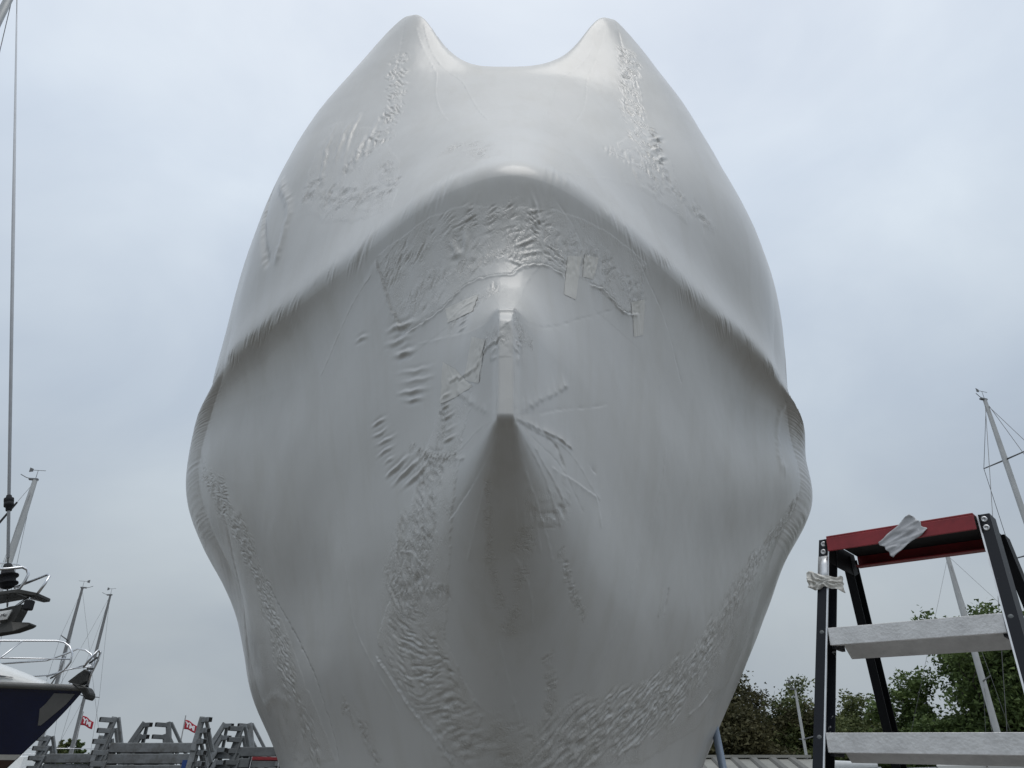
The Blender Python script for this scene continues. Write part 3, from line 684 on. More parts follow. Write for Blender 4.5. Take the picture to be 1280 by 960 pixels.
wrapped = empty('wrapped_boat', (0, 4.3, 0))
tag(wrapped, 'tall boat sealed bow to stern in wrinkled white shrink-wrap film', 'boat')
def in_poly(poly, U_, V_):
    ins = np.zeros(U_.shape, bool); n = len(poly)
    for i in range(n):
        (x0, y0), (x1, y1) = poly[i], poly[(i + 1) % n]
        c = ((y0 > V_) != (y1 > V_)) & (U_ < (x1 - x0) * (V_ - y0) / (y1 - y0 + 1e-12) + x0)
        ins ^= c
    return ins
DB = np.zeros(UU.shape)
for i, poly in enumerate(PANELS):
    wx = (noise2(ARC / .12, ARV / .12, 300 + i) * .010 + noise2(ARC / .03, ARV / .03, 320 + i) * .004).reshape(UU.shape)
    DB = np.maximum(DB, in_poly(poly, UU + wx, VV + wx * 6) * (.16 + .06 * (i % 3)))
edge = np.abs(np.gradient(DB, axis=0)) + np.abs(np.gradient(DB, axis=1))
HH += DB * .006
ck = in_poly(PANELS[0], UU, VV)
for q_ in PANELS[1:]: ck |= in_poly(q_, UU, VV)
CK[...] = np.maximum(CK, ck * np.clip(.42 + .9 * noise2(ARC / .10, ARV / .10, 333).reshape(UU.shape), .08, .8))
DP = (Pf + Nf * Hf[:, None]).reshape(PP.shape)
DP[..., 2] = np.maximum(DP[..., 2], .45)
def np_mesh(name, P, material, parent, attr=None, offset=(0, 0, 0), attr2=None):
    nr, nc = P.shape[:2]
    me = bpy.data.meshes.new(name)
    V = (P.reshape(-1, 3) - np.array(offset)).astype(np.float32)
    i = np.arange(nr - 1)[:, None] * nc + np.arange(nc - 1)[None, :]
    Q = np.stack([i, i + 1, i + nc + 1, i + nc], -1).reshape(-1, 4).astype(np.int32)
    me.vertices.add(len(V)); me.vertices.foreach_set('co', V.ravel())
    me.loops.add(Q.size); me.loops.foreach_set('vertex_index', Q.ravel())
    me.polygons.add(len(Q)); me.polygons.foreach_set('loop_start', np.arange(0, Q.size, 4, dtype=np.int32))
    me.polygons.foreach_set('loop_total', np.full(len(Q), 4, dtype=np.int32))
    me.polygons.foreach_set('use_smooth', np.ones(len(Q), dtype=bool))
    me.update(calc_edges=True)
    if attr is not None:
        a = me.attributes.new('crinkled', 'FLOAT', 'POINT'); a.data.foreach_set('value', attr.astype(np.float32).ravel())
    if attr2 is not None:
        a = me.attributes.new('doubled', 'FLOAT', 'POINT'); a.data.foreach_set('value', attr2.astype(np.float32).ravel())
    me.materials.append(material)
    o = bpy.data.objects.new(name, me); COL.objects.link(o); o.parent = parent
    return o
base_off = np.array([0, 4.3, 0])
film = np_mesh('wrap_film', DP, M['film'], wrapped, Cf, base_off, DB)
# transom and roof end of the film
aftL = DP[:, 0]; aftR = DP[:, -1]
np_mesh('stern_film', np.stack([aftL, (aftL + aftR) / 2 + np.array([0, .25, 0]), aftR], 1)[::6], M['film'], wrapped, None, base_off)

def film_at(u, v):
    """point on the shrunk film (bilinear in the built grid)"""
    iu = np.clip(np.searchsorted(gu, u) - 1, 0, len(gu) - 2); iv = np.clip(np.searchsorted(gv, v) - 1, 0, len(gv) - 2)
    fu = (u - gu[iu]) / (gu[iu + 1] - gu[iu]); fv = (v - gv[iv]) / (gv[iv + 1] - gv[iv])
    fu = fu[..., None]; fv = fv[..., None]
    P = (DP[iv, iu] * (1 - fu) + DP[iv, iu + 1] * fu) * (1 - fv) + (DP[iv + 1, iu] * (1 - fu) + DP[iv + 1, iu + 1] * fu) * fv
    return P, NN[iv, iu]
for k, (c0, c1, c2, c3) in enumerate(TAPES):
    a, b = np.meshgrid(np.linspace(0, 1, 22), np.linspace(0, 1, 30))
    ragged = 0.05 * noise2(b * 6, a * 0 + k, 900 + k)
    a2 = a + ragged * (a - .5) * 2
    U_ = (c0[0] * (1 - a2) + c1[0] * a2) * (1 - b) + (c3[0] * (1 - a2) + c2[0] * a2) * b
    V_ = (c0[1] * (1 - a2) + c1[1] * a2) * (1 - b) + (c3[1] * (1 - a2) + c2[1] * a2) * b
    P, N = film_at(U_, V_)
    lift = .0007 + .0010 * np.clip(1 - np.abs(noise2(a * 5, b * 2.2, 950 + k)) * 3, 0, 1) + .0015 * np.clip(noise2(a * 2, b * 2, 970 + k), 0, 1) * (np.maximum(np.abs(a - .5), np.abs(b - .5)) > .4)
    o = np_mesh('tape_strip', P + N * lift[..., None], M['tape_film'], wrapped, None, base_off)

# keel blocks and props under the wrapped boat
blk = empty('keel_block', (0, 4.9, 0))
tag(blk, 'stacked timber baulks under the keel of the wrapped boat', 'block')
for i in range(3):
    MB().box((0, 0, .075 + .15 * i), (.9 if i % 2 else .3, .3 if i % 2 else .9, .148)).build('baulk', M['timber'], blk, bevel=.008)
blk2 = copy_tree(blk); blk2.location = (0, 9.5, 0)
blk2['label'] = 'stacked timber baulks under the stern of the wrapped boat'

# ------------------------------------------------------------------ boat props (pole with pad and tripod foot)
def boat_prop(top, foot, label):
    top = Vector(top); foot = Vector(foot)
    r = empty('boat_prop', foot)
    tag(r, label, 'boat prop', 'props holding up the wrapped boat')
    d = top - foot
    MB().tube([d * .02, d * .97], .026, 12).build('pole', M['prop_blue'], r)
    MB().tube([d * .40, d * .45], .042, 12).build('collar', M['galv'], r)
    MB().tube([d * .95, d * .985, d], [.034, .05, .05], 14).build('pad', M['rubber'], r)
    for k in range(3):
        a = 2 * math.pi * k / 3 + .4
        MB().tube([d * .25, (math.cos(a) * .38, math.sin(a) * .38, .02)], .02, 8).build('leg', M['prop_blue'], r)
    MB().box((0, 0, .012), (.5, .5, .02)).build('base_plate', M['galv'], r)
    return r
pt = at(907, 893, 5.5)
boat_prop((pt.x - .10, pt.y, pt.z + .12), (pt.x + .10, pt.y, 0), 'blue-grey pole prop standing under the right flank of the wrapped boat')
boat_prop((-pt.x + .02, pt.y + 1.2, pt.z - .06), (-pt.x - .22, pt.y + 1.2, 0), 'blue-grey pole prop under the left flank of the wrapped boat')

# ------------------------------------------------------------------ step ladder
def ladder(label):
    H, TF, TR, SPL, WI = 2.30, .27, .42, .065, .403
    r = empty('step_ladder')
    tag(r, label, 'ladder', 'black step ladders with red caps')
    TH = .0035
    def stile(sgn, y0, slope, name, ztop, depth, fl):
        # C channel, open inwards, lofted from cap to foot
        x_in = WI / 2
        prof = [(fl, 0), (fl, TH), (TH * -1 + fl * 0 + 0.0, TH)]
        m = MB(); ms = MB()
        def P(x, y, h):   # x outwards from inner edge, y back, h drop
            return (sgn * (x_in + SPL * h + x), y0 + slope * h + y, H - h)
        h0, h1 = H - ztop, H + .02
        outer = [(0, 0), (fl, 0), (fl, depth), (0, depth), (0, depth - TH), (fl - TH, depth - TH), (fl - TH, TH), (0, TH)]
        n = len(outer)
        V = [P(x, y, h0) for x, y in outer] + [P(x, y, h1) for x, y in outer]
        Fs = [(i, (i + 1) % n, n + (i + 1) % n, n + i) for i in range(n)]
        Fs += [(0, 1, 6, 7), (1, 2, 5, 6), (2, 3, 4, 5), (n, n + 7, n + 6, n + 1), (n + 1, n + 6, n + 5, n + 2), (n + 2, n + 5, n + 4, n + 3)]
        m.add(V, Fs)
        o = m.build(name, M['black_paint' if name == 'front_stile' else 'black_plain'], r)
        # bare worn edge of the front flange
        e = MB()
        e.add([P(-.0008, -.0006, h0), P(.0035, -.0006, h0), P(.0035, .0036, h0), P(-.0008, .0036, h0), P(-.0008, -.0006, h1), P(.0035, -.0006, h1), P(.0035, .0036, h1), P(-.0008, .0036, h1)],
              [(0, 1, 2, 3), (4, 7, 6, 5), (0, 4, 5, 1), (1, 5, 6, 2), (2, 6, 7, 3), (3, 7, 4, 0)])
        if name == 'front_stile': e.build('worn_edge', M['alu_edge'], o)
        f = MB(); cx, cy, cz = P(fl / 2, depth / 2, H - .03)
        f.box((cx, cy, cz), (fl + .012, depth + .014, .07)).build('foot', M['rubber'], o)
        return P
    for s in (-1, 1):
        Pf_ = stile(s, -.075, -TF, 'front_stile', H - .0, .068, .031)
        stile(s, .075, TR, 'rear_leg', H - .02, .062, .026)
        # rivets in the head of each stile
        for dh in (.016, .041):
            c = Pf_(.0155, -.001, dh)
            MB().lathe([(.0085, 0), (.0085, .002), (.004, .0032), (.004, .001)], c, 12, Matrix.Rotation(math.pi / 2, 3, 'X')).build('rivet', M['alu_edge'], r)
    # red cap, an upturned tray
    w = WI - .004
    m = MB()
    m.box((0, .02, H - .003), (w, .25, .006))
    m.box((0, -.1035, H - .026), (w, .006, .040))
    m.box((0, .1435, H - .024), (w, .006, .036))
    m.box((0, .130, H - .0445), (w, .033, .005))
    m.build('cap', M['red_cap'], r, bevel=.0015)
    MB().box((0, .02, H - .0085), (w - .004, .238, .004)).build('cap_underside', M['rubber'], r)
    for s in (-1, 1):
        x = s * (WI / 2 + .006)
        MB().prism([(x, -.09, H - .004), (x, .14, H - .004), (x, .155, H - .06), (x, .12, H - .075), (x, -.09, H - .075)], (s * .004, 0, 0)).build('side_bracket', M['black_plain'], r)
    # treads: upturned aluminium channels
    for k in range(1, 8):
        h = .272 + .274 * (k - 1)
        wt_ = WI + 2 * SPL * h - .002
        yc = -.075 - TF * h
        m = MB()
        m.box((0, yc + .08, H - h - .002), (wt_, .158, .004))
        m.box((0, yc + .0015, H - h - .0235), (wt_, .004, .047))
        m.box((0, yc + .0095, H - h - .0455), (wt_, .012, .004))
        m.add([(sx * wt_ / 2, yc + yy, H - h - zz) for sx in (-1, 1) for yy, zz in ((.060, .0045), (.150, .066), (.154, .066), (.159, .0045))], [(0, 1, 5, 4), (1, 2, 6, 5), (2, 3, 7, 6), (3, 0, 4, 7), (0, 3, 2, 1), (4, 5, 6, 7)])
        m.build('tread', M['alu'], r, bevel=.001)
        for s in (-1, 1):
            MB().box((s * (wt_ / 2 - .006), yc + .045, H - h - .03), (.010, .07, .05)).build('bracket', M['black_paint'], r)
            for dz in (.012, .032):
                c = (s * (WI / 2 + SPL * h + .0155), yc - .0012, H - h - dz)
                MB().lathe([(.007, 0), (.007, .002), (.003, .003)], c, 10, Matrix.Rotation(math.pi / 2, 3, 'X')).build('rivet', M['galv_dark'], r)
    # rear cross braces and spreader bars
    for h in (.95, 1.6, 2.1):
        y = .075 + TR * h + .027
        MB().box((0, y, H - h), (WI + 2 * SPL * h, .02, .035)).build('cross_brace', M['black_paint'], r)
    for s in (-1, 1):
        h = 1.15; x = s * (WI / 2 + SPL * h - .004)
        MB().bar((x, -.05 - TF * h, H - h), (x, .10 + TR * h, H - h), .004, .022).build('spreader_bar', M['galv_dark'], r)
    return r
YAW = -.736
lad = ladder('black step ladder with red cap and torn tape, next to the wrapped bow')
lad.rotation_euler = (0, .049, YAW)
lad.location = (1.114 - 2.3 * math.sin(.049) * math.cos(YAW) - .075 * math.sin(YAW), 2.116 - 2.3 * math.sin(.049) * math.sin(YAW) + .075 * math.cos(YAW), 2.3 - 2.3 * math.cos(.049))
bpy.context.view_layer.update()
lad2 = copy_tree(lad)
tp = at(314, 946, 13.4)
lad2.rotation_euler = (0, 0, .25)
lad2.location = (tp.x + .23, 13.4, tp.z - 2.305)
lad2['label'] = 'distant black step ladder with red cap, in front of the cradle stacks'
for ch in lad2.children:
    if ch.name.startswith('rivet'):
        bpy.data.objects.remove(ch)

# torn tape on the near ladder
LM = lad.matrix_world.copy()
def scrap(name, label, fn, nu, nv, material):
    rows = [[LM @ Vector(fn(i / (nu - 1), j / (nv - 1))) for i in range(nu)] for j in range(nv)]
    o = MB().grid(rows).build(name, material)
    sol = o.modifiers.new('thickness', 'SOLIDIFY'); sol.thickness = .0008
    tag(o, label, 'tape')
    return o
def n2(x, y, s): return float(noise2(np.array([x]), np.array([y]), s)[0])
def f_top(a, b):
    # a along the torn strip (lower left to upper right), b across
    t = math.radians(34)
    L, Wd = .120, .060
    p = (a - .5) * L; q = (b - .5) * Wd * (1 + .25 * n2(a * 3, 0, 5))
    p += .010 * n2(b * 4, a * 1.5, 7) * (abs(a - .5) > .35)
    x = p * math.cos(t) - q * math.sin(t); z = p * math.sin(t) + q * math.cos(t)
    y = -.1080 - .0035 * max(0, 1 - abs(n2(a * 2.2 + b * 3, b * 2, 9)) * 3.4) - .002 * n2(a * 5, b * 5, 3)
    zz = 2.300 - .034 + z
    if zz > 2.306: y -= (zz - 2.306) * .15
    return (x + .015, y - (.004 if zz < 2.24 else 0), zz)
scrap('tape_scrap', 'torn grey tape scrap stuck across the red ladder cap', f_top, 34, 22, M['tape_grey'])
def f_st(a, b):
    h = .135
    x0 = -(.2015 + .065 * h + .016)
    x = x0 + (a - .42) * .088; z = 2.3 - h + (b - .5) * (.040 + .012 * math.sin(a * 9) + .02 * n2(a * 5, 1.5, 31)) + .012 * n2(a * 3, b * 2, 21) - .015 * (a - .4)
    y = -.075 - .27 * h - .004 - .010 * max(0, 1 - abs(n2(a * 3.6, b * 2.8, 22)) * 3) - .008 * abs(n2(a * 7, b * 5, 23))
    if a > .68: y += (a - .68) * .10
    if a < .12: y -= .01
    return (x, y, z)
scrap('tape_scrap', 'crumpled white tape wad wrapped round the ladder stile', f_st, 34, 20, M['tape_white'])
MB().grid([[LM @ Vector((-.2015 - .065 * h - .002 - .029 * i, -.0772 - .27 * h, 2.3 - h)) for i in (0, .5, 1)] for h in (.055, .08, .105, .135)], True).build('bare_patch', M['alu_edge'])
_o = COL.objects['bare_patch']; tag(_o, 'pale strip of flat tape down the upper ladder stile', 'tape'); _o.name = 'tape_strip_flat'
_s = _o.modifiers.new('thickness', 'SOLIDIFY'); _s.thickness = .0006; _s.offset = 0

# ------------------------------------------------------------------ yachts ashore
def hull_rows(L, B, zd, zk, rake, sheer, tuck, power=2.2, vee=.55, ns=26, nsec=11):
    rows = []
    for i in range(ns + 1):
        t = i / ns
        hb = B / 2 * (1 - (1 - min(t * 1.25, 1)) ** power) * (1 - .25 * max(0, t - .6) ** 1.2)
        zt = zd - sheer * math.sin(min(t * 1.2, 1) * math.pi / 2)
        row = []
        for j in range(nsec):
            s = j / (nsec - 1)
            zl = zk + (zt - zk) * s
            xb = -L * t - rake * (1 - s) ** 1.3 * (1 - t) ** 2
            kk = min(1, t * 3)
            y = hb * (s ** (vee + .5 * (1 - kk))) + .01
            zl2 = zl + (tuck * max(0, t - .45) ** 2) * (1 - s)
            row.append((xb, y, zl2))
        rows.append([(x, -y, z) for x, y, z in reversed(row)] + row)
    return rows
def yacht(label, pos, heading, L=9.0, B=2.9, zd=2.7, zk=1.3, mast_d=3.8, mast_top=13.0, mw=.075, hull='white_gel',
          furl=None, spread=(.45, .75), lean=0.0, boom=True, group=None, stays=True, back=True, wr=.009, mastmat='mast'):
    r = empty('sailing_yacht', pos, heading)
    tag(r, label, 'yacht', group)
    rows = hull_rows(L, B, zd, zk, 1.1, .18, .55)
    hm = MB().grid(rows)
    n = len(rows[0])
    hm.add([rows[-1][k] for k in range(n)], [tuple(range(n))])
    h = hm.build('hull', M[hull], r)
    dk = MB().grid([[rows[i][0], (rows[i][0][0], 0, rows[i][0][2] + .06), rows[i][-1]] for i in range(len(rows))])
    dk.build('deck', M['white_gel'], r)
    # coachroof
    cs = []
    for i in range(9):
        t = i / 8; x = -L * (.28 + .36 * t); w = B * .30 * (.65 + .35 * min(1, t * 2)); hh = .40 * min(1, .15 + t * 2.2)
        cs.append([(x, -w, zd - .18), (x, -w * .86, zd - .12 + hh), (x, 0, zd - .06 + hh), (x, w * .86, zd - .12 + hh), (x, w, zd - .18)])
    c = MB().grid(cs, False); c.add(cs[-1], [(0, 1, 2, 3, 4)]); c.add(cs[0], [(4, 3, 2, 1, 0)]); c.build('coachroof', M['white_gel'], r)
    for s in (-1, 1):
        MB().box((-L * .47, s * B * .30 * .95, zd + .06), (1.2, .03, .14)).build('window', M['glass'], r)
    # fin keel down to the ground
    MB().prism([(-L * .38, -.09, zk + .3), (-L * .58, -.09, zk + .3), (-L * .56, -.09, 0.0), (-L * .44, -.09, 0.0)], (0, .18, 0)).build('keel', M['antifoul'], r, bevel=.03)
    MB().prism([(-L * .90, -.04, zd - .5), (-L * .97, -.04, zd - .5), (-L * .96, -.04, .55), (-L * .91, -.04, .55)], (0, .08, 0)).build('rudder', M['antifoul'], r)
    # mast, elliptical
    xm = -mast_d; zb = zd + .15
    mt = MB()
    rg = []
    for z, k in ((zb - .3, 1), (zb + (mast_top - zb) * .8, 1), (mast_top, .7)):
        rg.append([(xm + mw * 1.25 * k * math.cos(a * math.pi / 6) + lean * (z - zb), mw * .85 * k * math.sin(a * math.pi / 6), z) for a in range(12)])
    mt.grid(rg, True, True); mt.add(rg[-1], [tuple(range(12))])
    ma = mt.build('mast', M[mastmat], r)
    MB().box((xm + .05, 0, mast_top + .02), (.26, .09, .05)).build('masthead', M['wire'], ma)
    m = MB(); m.tube([(xm, 0, mast_top), (xm, 0, mast_top + .32)], .008, 6); m.tube([(xm - .22, 0, mast_top + .32), (xm + .22, 0, mast_top + .32)], .008, 6)
    m.prism([(xm + .14, -.004, mast_top + .27), (xm + .25, -.004, mast_top + .25), (xm + .25, -.004, mast_top + .40), (xm + .14, -.004, mast_top + .36)], (0, .008, 0))
    m.build('wind_vane', M['wire'], ma)
    m = MB(); m.tube([(xm, 0, mast_top), (xm + .25, .05, mast_top + .05), (xm + .42, .08, mast_top + .13)], .012, 6); m.build('aerial', M['wire'], ma)
    tips = []
    for fsp in spread:
        z = zb + (mast_top - zb) * fsp
        for s in (-1, 1):
            tip = (xm - .12, s * B * .30, z + .06)
            MB().tube([(xm, 0, z), tip], [.028, .018], 8).build('spreader', M['wire'], ma)
        tips.append(z)
    if stays:
        for s in (-1, 1):
            pts = [(xm, 0, mast_top - .15)] + [(xm - .12, s * B * .30, z + .06) for z in reversed(tips)] + [(xm - .25, s * B * .44, zd - .1)]
            MB().tube(pts, wr, 5).build('shroud', M['wire'], r)
            MB().tube([(xm, 0, tips[0] - .05), (xm + .5, s * B * .42, zd - .1)], wr, 5).build('shroud', M['wire'], r)
        if back: MB().tube([(xm, 0, mast_top), (-L + .1, 0, zd - .1)], wr, 5).build('backstay', M['wire'], r)
        f0 = Vector((-.12, 0, zd + .08)); f1 = Vector((xm + .06, 0, mast_top - .2))
        if furl:
            mfu = MB().tube([f0.lerp(f1, .05), f0.lerp(f1, .5), f0.lerp(f1, .93)], [furl * .75, furl, furl * .5], 10)
            mfu.build('furled_sail', M['furled'] if furl < .05 else M['black_cloth'], r)
        MB().tube([f0, f1], wr, 6).build('forestay', M['wire'], r)
    if boom:
        MB().tube([(xm - .1, 0, zd + .95), (-L * .86, 0, zd + 1.0)], .055, 10).build('boom', M['mast'], r)
        sg = [[(xm - .15 - (L * .86 - mast_d - .3) * t, math.cos(a) * (.14 - .05 * t), zd + 1.12 + math.sin(a) * (.20 - .09 * t)) for a in [k * math.pi / 5 for k in range(10)]] for t in (0, .25, .5, .75, 1)]
        sc = MB().grid(sg, True, True); sc.add(sg[0], [tuple(range(10))]); sc.add(sg[-1], [tuple(range(10))]); sc.build('sail_cover', M['sailcover'], r)
    # guard rails
    for s in (-1, 1):
        pts = [(-L * t, s * (B / 2 * (1 - (1 - min(t * 1.25, 1)) ** 2.2) * .97 + .01), zd + .45) for t in (.03, .12, .25, .4, .55, .7, .85)]
        MB().tube(pts, .010, 6).build('guard_rail', M['steel'], r)
        for p in pts[1:]:
            MB().tube([(p[0], p[1], zd - .22), p], .010, 6).build('stanchion', M['steel'], r)
    return r
def yacht_at_mast(label, top, heading, mast_d, **kw):
    fwd = Vector((math.cos(heading), math.sin(heading), 0))
    p = Vector((top.x, top.y, 0)) + fwd * mast_d
    return yacht(label, p, heading, mast_d=mast_d, mast_top=top.z, **kw)

# right-hand masts
t = at(1231, 500, 22); yacht_at_mast('white yacht whose tall silver mast stands off the ladder, well clear of the trees', t, math.radians(200), 3.6, L=9.5, zd=2.45, zk=1.15, mw=.085, spread=(.52, .80))
t = at(1184, 694, 28); yacht_at_mast('white yacht with a short bare mast seen through the ladder', t, math.radians(160), 3.4, L=8.5, zd=2.25, zk=1.1, mw=.085, spread=(.40,), wr=.006)
t = at(994, 862, 34); yacht_at_mast('small yacht with a thin pole mast in front of the shed', t, math.radians(185), 3.0, L=7, B=2.3, zd=1.9, zk=.9, mw=.05, spread=(.5,), stays=False)
# left-hand masts, far off
t = at(44, 600, 22); yacht_at_mast('yacht with a silver mast and black furled headsail behind the navy motorboat', t, math.radians(190), 3.6, L=9, zd=2.4, zk=1.2, mw=.085, furl=.055, spread=(.35,), back=False, boom=False, wr=.006)
t = at(103, 735, 36); yacht_at_mast('far yacht with a pale mast and one high spreader, behind the navy bow', t, math.radians(15), 3.2, L=8, zd=1.9, zk=.9, mw=.062, mastmat='mast_dark', spread=(.72,), back=False, boom=False, wr=.006)
t = at(138, 744, 38); yacht_at_mast('far yacht with a dark-topped mast, beyond the bow anchor of the navy boat', t, math.radians(170), 3.2, L=8, zd=1.9, zk=.9, mw=.062, mastmat='mast_dark', spread=(.46,), back=False, boom=False, wr=.006)

# near yacht, bow just inside the picture, mast beyond the frame
bw = at(6, 768, 10.5)
near_y = yacht('near yacht with furled headsail, chrome pulpit and plough anchor over its bow', (bw.x + .12, 10.5, 0), 0.0, L=10.5, B=3.3,
               zd=bw.z + .02, zk=1.9, mast_d=4.32, mast_top=17.7, mw=.10, furl=.028, spread=(.4, .7), boom=True)
zd = bw.z + .02
# pulpit of bent tube
def loc(px, py, Y=10.5):
    p = at(px, py, Y); return Vector((p.x - near_y.location.x, p.y - near_y.location.y, p.z))
m = MB(); m.tube([loc(-60, 714, 10.2), loc(10, 711, 10.35), loc(28, 709, 10.45), loc(34, 712, 10.5), loc(35.5, 718, 10.5), loc(31, 727, 10.5), loc(24, 736, 10.5), loc(16, 745, 10.5)], .020, 10); m.build('pulpit', M['steel'], near_y)
m = MB(); m.tube([loc(-60, 706, 10.9), loc(8, 704, 10.8), loc(24, 706, 10.7), loc(34, 711, 10.55)], .012, 8); m.build('pulpit', M['steel'], near_y)
m = MB(); m.tube([loc(18, 735, 10.6), loc(40, 726, 10.55), loc(60, 718, 10.5), loc(62, 720, 10.45), loc(56, 730, 10.4), loc(47, 742, 10.4)], .018, 10); m.build('bow_step_frame', M['steel'], near_y)
m = MB(); m.prism([loc(-20, 742, 10.3), loc(22, 736, 10.3), loc(47, 741, 10.4), loc(46, 745, 10.4), loc(38, 746, 10.4), loc(18, 741, 10.3), loc(-20, 748, 10.3)], (0, .34, 0)); m.build('bow_plank', M['anchor'], near_y, bevel=.006)
m = MB(); m.tube([loc(40, 744), loc(20, 758), loc(8, 766)], .018, 8); m.build('plank_strut', M['steel'], near_y)
# bow roller cheeks, anchor shank and flukes
m = MB(); m.prism([loc(-6, 764, 10.42), loc(12, 758, 10.42), loc(29, 755, 10.42), loc(26, 763, 10.42), loc(18, 777, 10.42), loc(2, 782, 10.42)], (0, .16, 0)); m.build('bow_roller', M['anchor'], near_y, bevel=.008)
m = MB(); m.tube([loc(20, 762), loc(28, 757)], .028, 10); m.build('roller_wheel', M['steel'], near_y)
am = MB()
am.prism([loc(-14, 782, 10.40), loc(14, 777, 10.40), loc(37, 778, 10.46), loc(39, 780, 10.47), loc(34, 783, 10.44), loc(16, 789, 10.36), loc(-14, 794, 10.36)], (0, .16, 0))
am.build('anchor', M['anchor'], near_y, bevel=.012)
m = MB(); m.box(loc(36, 756.5, 10.4), (.10, .10, .13)); m.build('bow_lamp', M['black_cloth'], near_y, bevel=.012)
m = MB(); m.tube([loc(36, 752, 10.4), loc(38, 745, 10.4)], .010, 6); m.build('lamp_bracket', M['steel'], near_y)
# name board on the flare of the bow
m = MB(); m.prism([loc(-14, 766, 10.28), loc(15, 762, 10.36), loc(8, 774, 10.36), loc(-14, 777, 10.28)], (0, .02, 0)); nb = m.build('name_board', M['white_gel'], near_y, bevel=.002)
def text_mesh(s, size, name, material, parent, Mx):
    c = bpy.data.curves.new(name, 'FONT'); c.body = s; c.size = size; c.extrude = .002; c.align_x = 'CENTER'; c.align_y = 'CENTER'; c.resolution_u = 3
    o = bpy.data.objects.new(name, c); COL.objects.link(o)
    bpy.context.view_layer.update()
    me = bpy.data.meshes.new_from_object(o.evaluated_get(bpy.context.evaluated_depsgraph_get()))
    bpy.data.objects.remove(o)
    me.materials.clear(); me.materials.append(material)
    me.transform(Mx)
    o = bpy.data.objects.new(name, me); COL.objects.link(o); o.parent = parent
    return o
p = loc(5, 769, 10.30)
text_mesh('r4er', .07, 'lettering', M['letter_dark'], nb, Matrix.Translation(p) @ Matrix.Rotation(-.35, 4, 'Z') @ Matrix.Rotation(.1, 4, 'Y') @ Matrix.Rotation(math.pi / 2, 4, 'X'))
# furling drum and swivel on the forestay
def on_stay(py):
    f0 = Vector((-.12, 0, zd + .08)); f1 = Vector((-4.32 + .06, 0, near_y_top - .2))
    best = None
    for k in range(400):
        q = f0.lerp(f1, k / 400); w = q + Vector(near_y.location)
        dep = w.y * CP + (w.z - CAM_Z) * SP; y = 480 - F_PX * (-w.y * SP + (w.z - CAM_Z) * CP) / dep
        if best is None or abs(y - py) < best[0]: best = (abs(y - py), q)
    return best[1], (f1 - f0).normalized()
near_y_top = 17.7
for py, prof, nm in ((733, [(.05, -.02), (.085, 0), (.085, .03), (.13, .035), (.13, .05), (.10, .055), (.10, .14), (.135, .145), (.135, .16), (.09, .17), (.075, .26), (.045, .33)], 'furling_drum'),
                     (632, [(.025, -.10), (.04, -.09), (.042, -.03), (.065, -.02), (.065, .03), (.05, .035), (.065, .05), (.065, .10), (.04, .11), (.035, .15)], 'furling_swivel')):
    q, d = on_stay(py)
    MB().lathe(prof, q, 16, d.to_track_quat('Z', 'Y').to_matrix()).build(nm, M['black_cloth'], near_y)

# ------------------------------------------------------------------ navy motorboat
Yn = 13.0
bt = at(106, 860, Yn)
nv = empty('motorboat', (bt.x, Yn, 0))
tag(nv, 'navy blue motorboat on shore with chrome rails and bow anchor', 'motorboat')
def nl(px, py, Y=Yn):
    p = at(px, py, Y); return Vector((p.x - bt.x, p.y - Yn, p.z))
L, B, zt = 9.5, 3.3, bt.z
zw = at(20, 946, Yn - .9).z        # waterline level
def nrow(t, levels):
    hb = B / 2 * (1 - (1 - min(t * 1.5, 1)) ** 2.0)
    out = []
    for s in levels:                   # s 0 keel .. 1 gunwale
        z = 1.15 + (zt - .05 * min(1, t * 3) - 1.15) * s
        y = hb * (s ** (.8 - .35 * min(1, t * 2.5))) * (.88 + .12 * s) + .008
        x = -L * t - 1.75 * (1 - s) ** 1.15 * (1 - t) ** 2
        out.append((x, y, z))
    return out
sw = (zw - 1.15) / (zt - 1.15)
def band(name, lv, material, off=0.0):
    m = MB()
    for sgn in (-1, 1):
        rows = [[(x, sgn * (y + off), z) for x, y, z in nrow(i / 30, lv)] for i in range(31)]
        m.grid(rows)
    return m.build(name, material, nv)
band('hull', [sw + .035 + (1 - sw - .035) * k / 9 for k in range(10)], M['navy'])
band('boot_stripe', [sw, sw + .035], M['boot'], .003)
band('bottom', [sw * k / 6 for k in range(7)], M['antifoul'])
tr = nrow(1.0, [k / 9 for k in range(10)])
MB().add([(x, -y, z) for x, y, z in reversed(tr)] + tr, [tuple(range(20))]).build('transom', M['navy'], nv)
MB().grid([[(r0[0][0], -r0[0][1], r0[0][2]), (r0[0][0], 0, r0[0][2] + .05), r0[0]] for r0 in [nrow(i / 30, [1.0]) for i in range(31)]]).build('deck', M['white_gel'], nv)
for sgn in (-1, 1):
    pts = [Vector((x + .03, sgn * (y + .02), z + .0)) for x, y, z in [nrow(i / 24, [1.0])[0] for i in range(25)]]
    m = MB()
    m.grid([[p + Vector((0, -sgn * .05, .045)), p + Vector((0, sgn * .02, .035)), p + Vector((0, sgn * .04, .005)), p + Vector((0, sgn * .03, -.035)), p + Vector((0, -sgn * .02, -.05))] for p in pts])
    m.build('gunwale', M['grey_gel'], nv)
    # toe rail and stainless rails
    prof = lambda t, dz: Vector((nrow(t, [1.0])[0][0] - .05, sgn * (nrow(t, [1.0])[0][1] - .07), zt + dz))
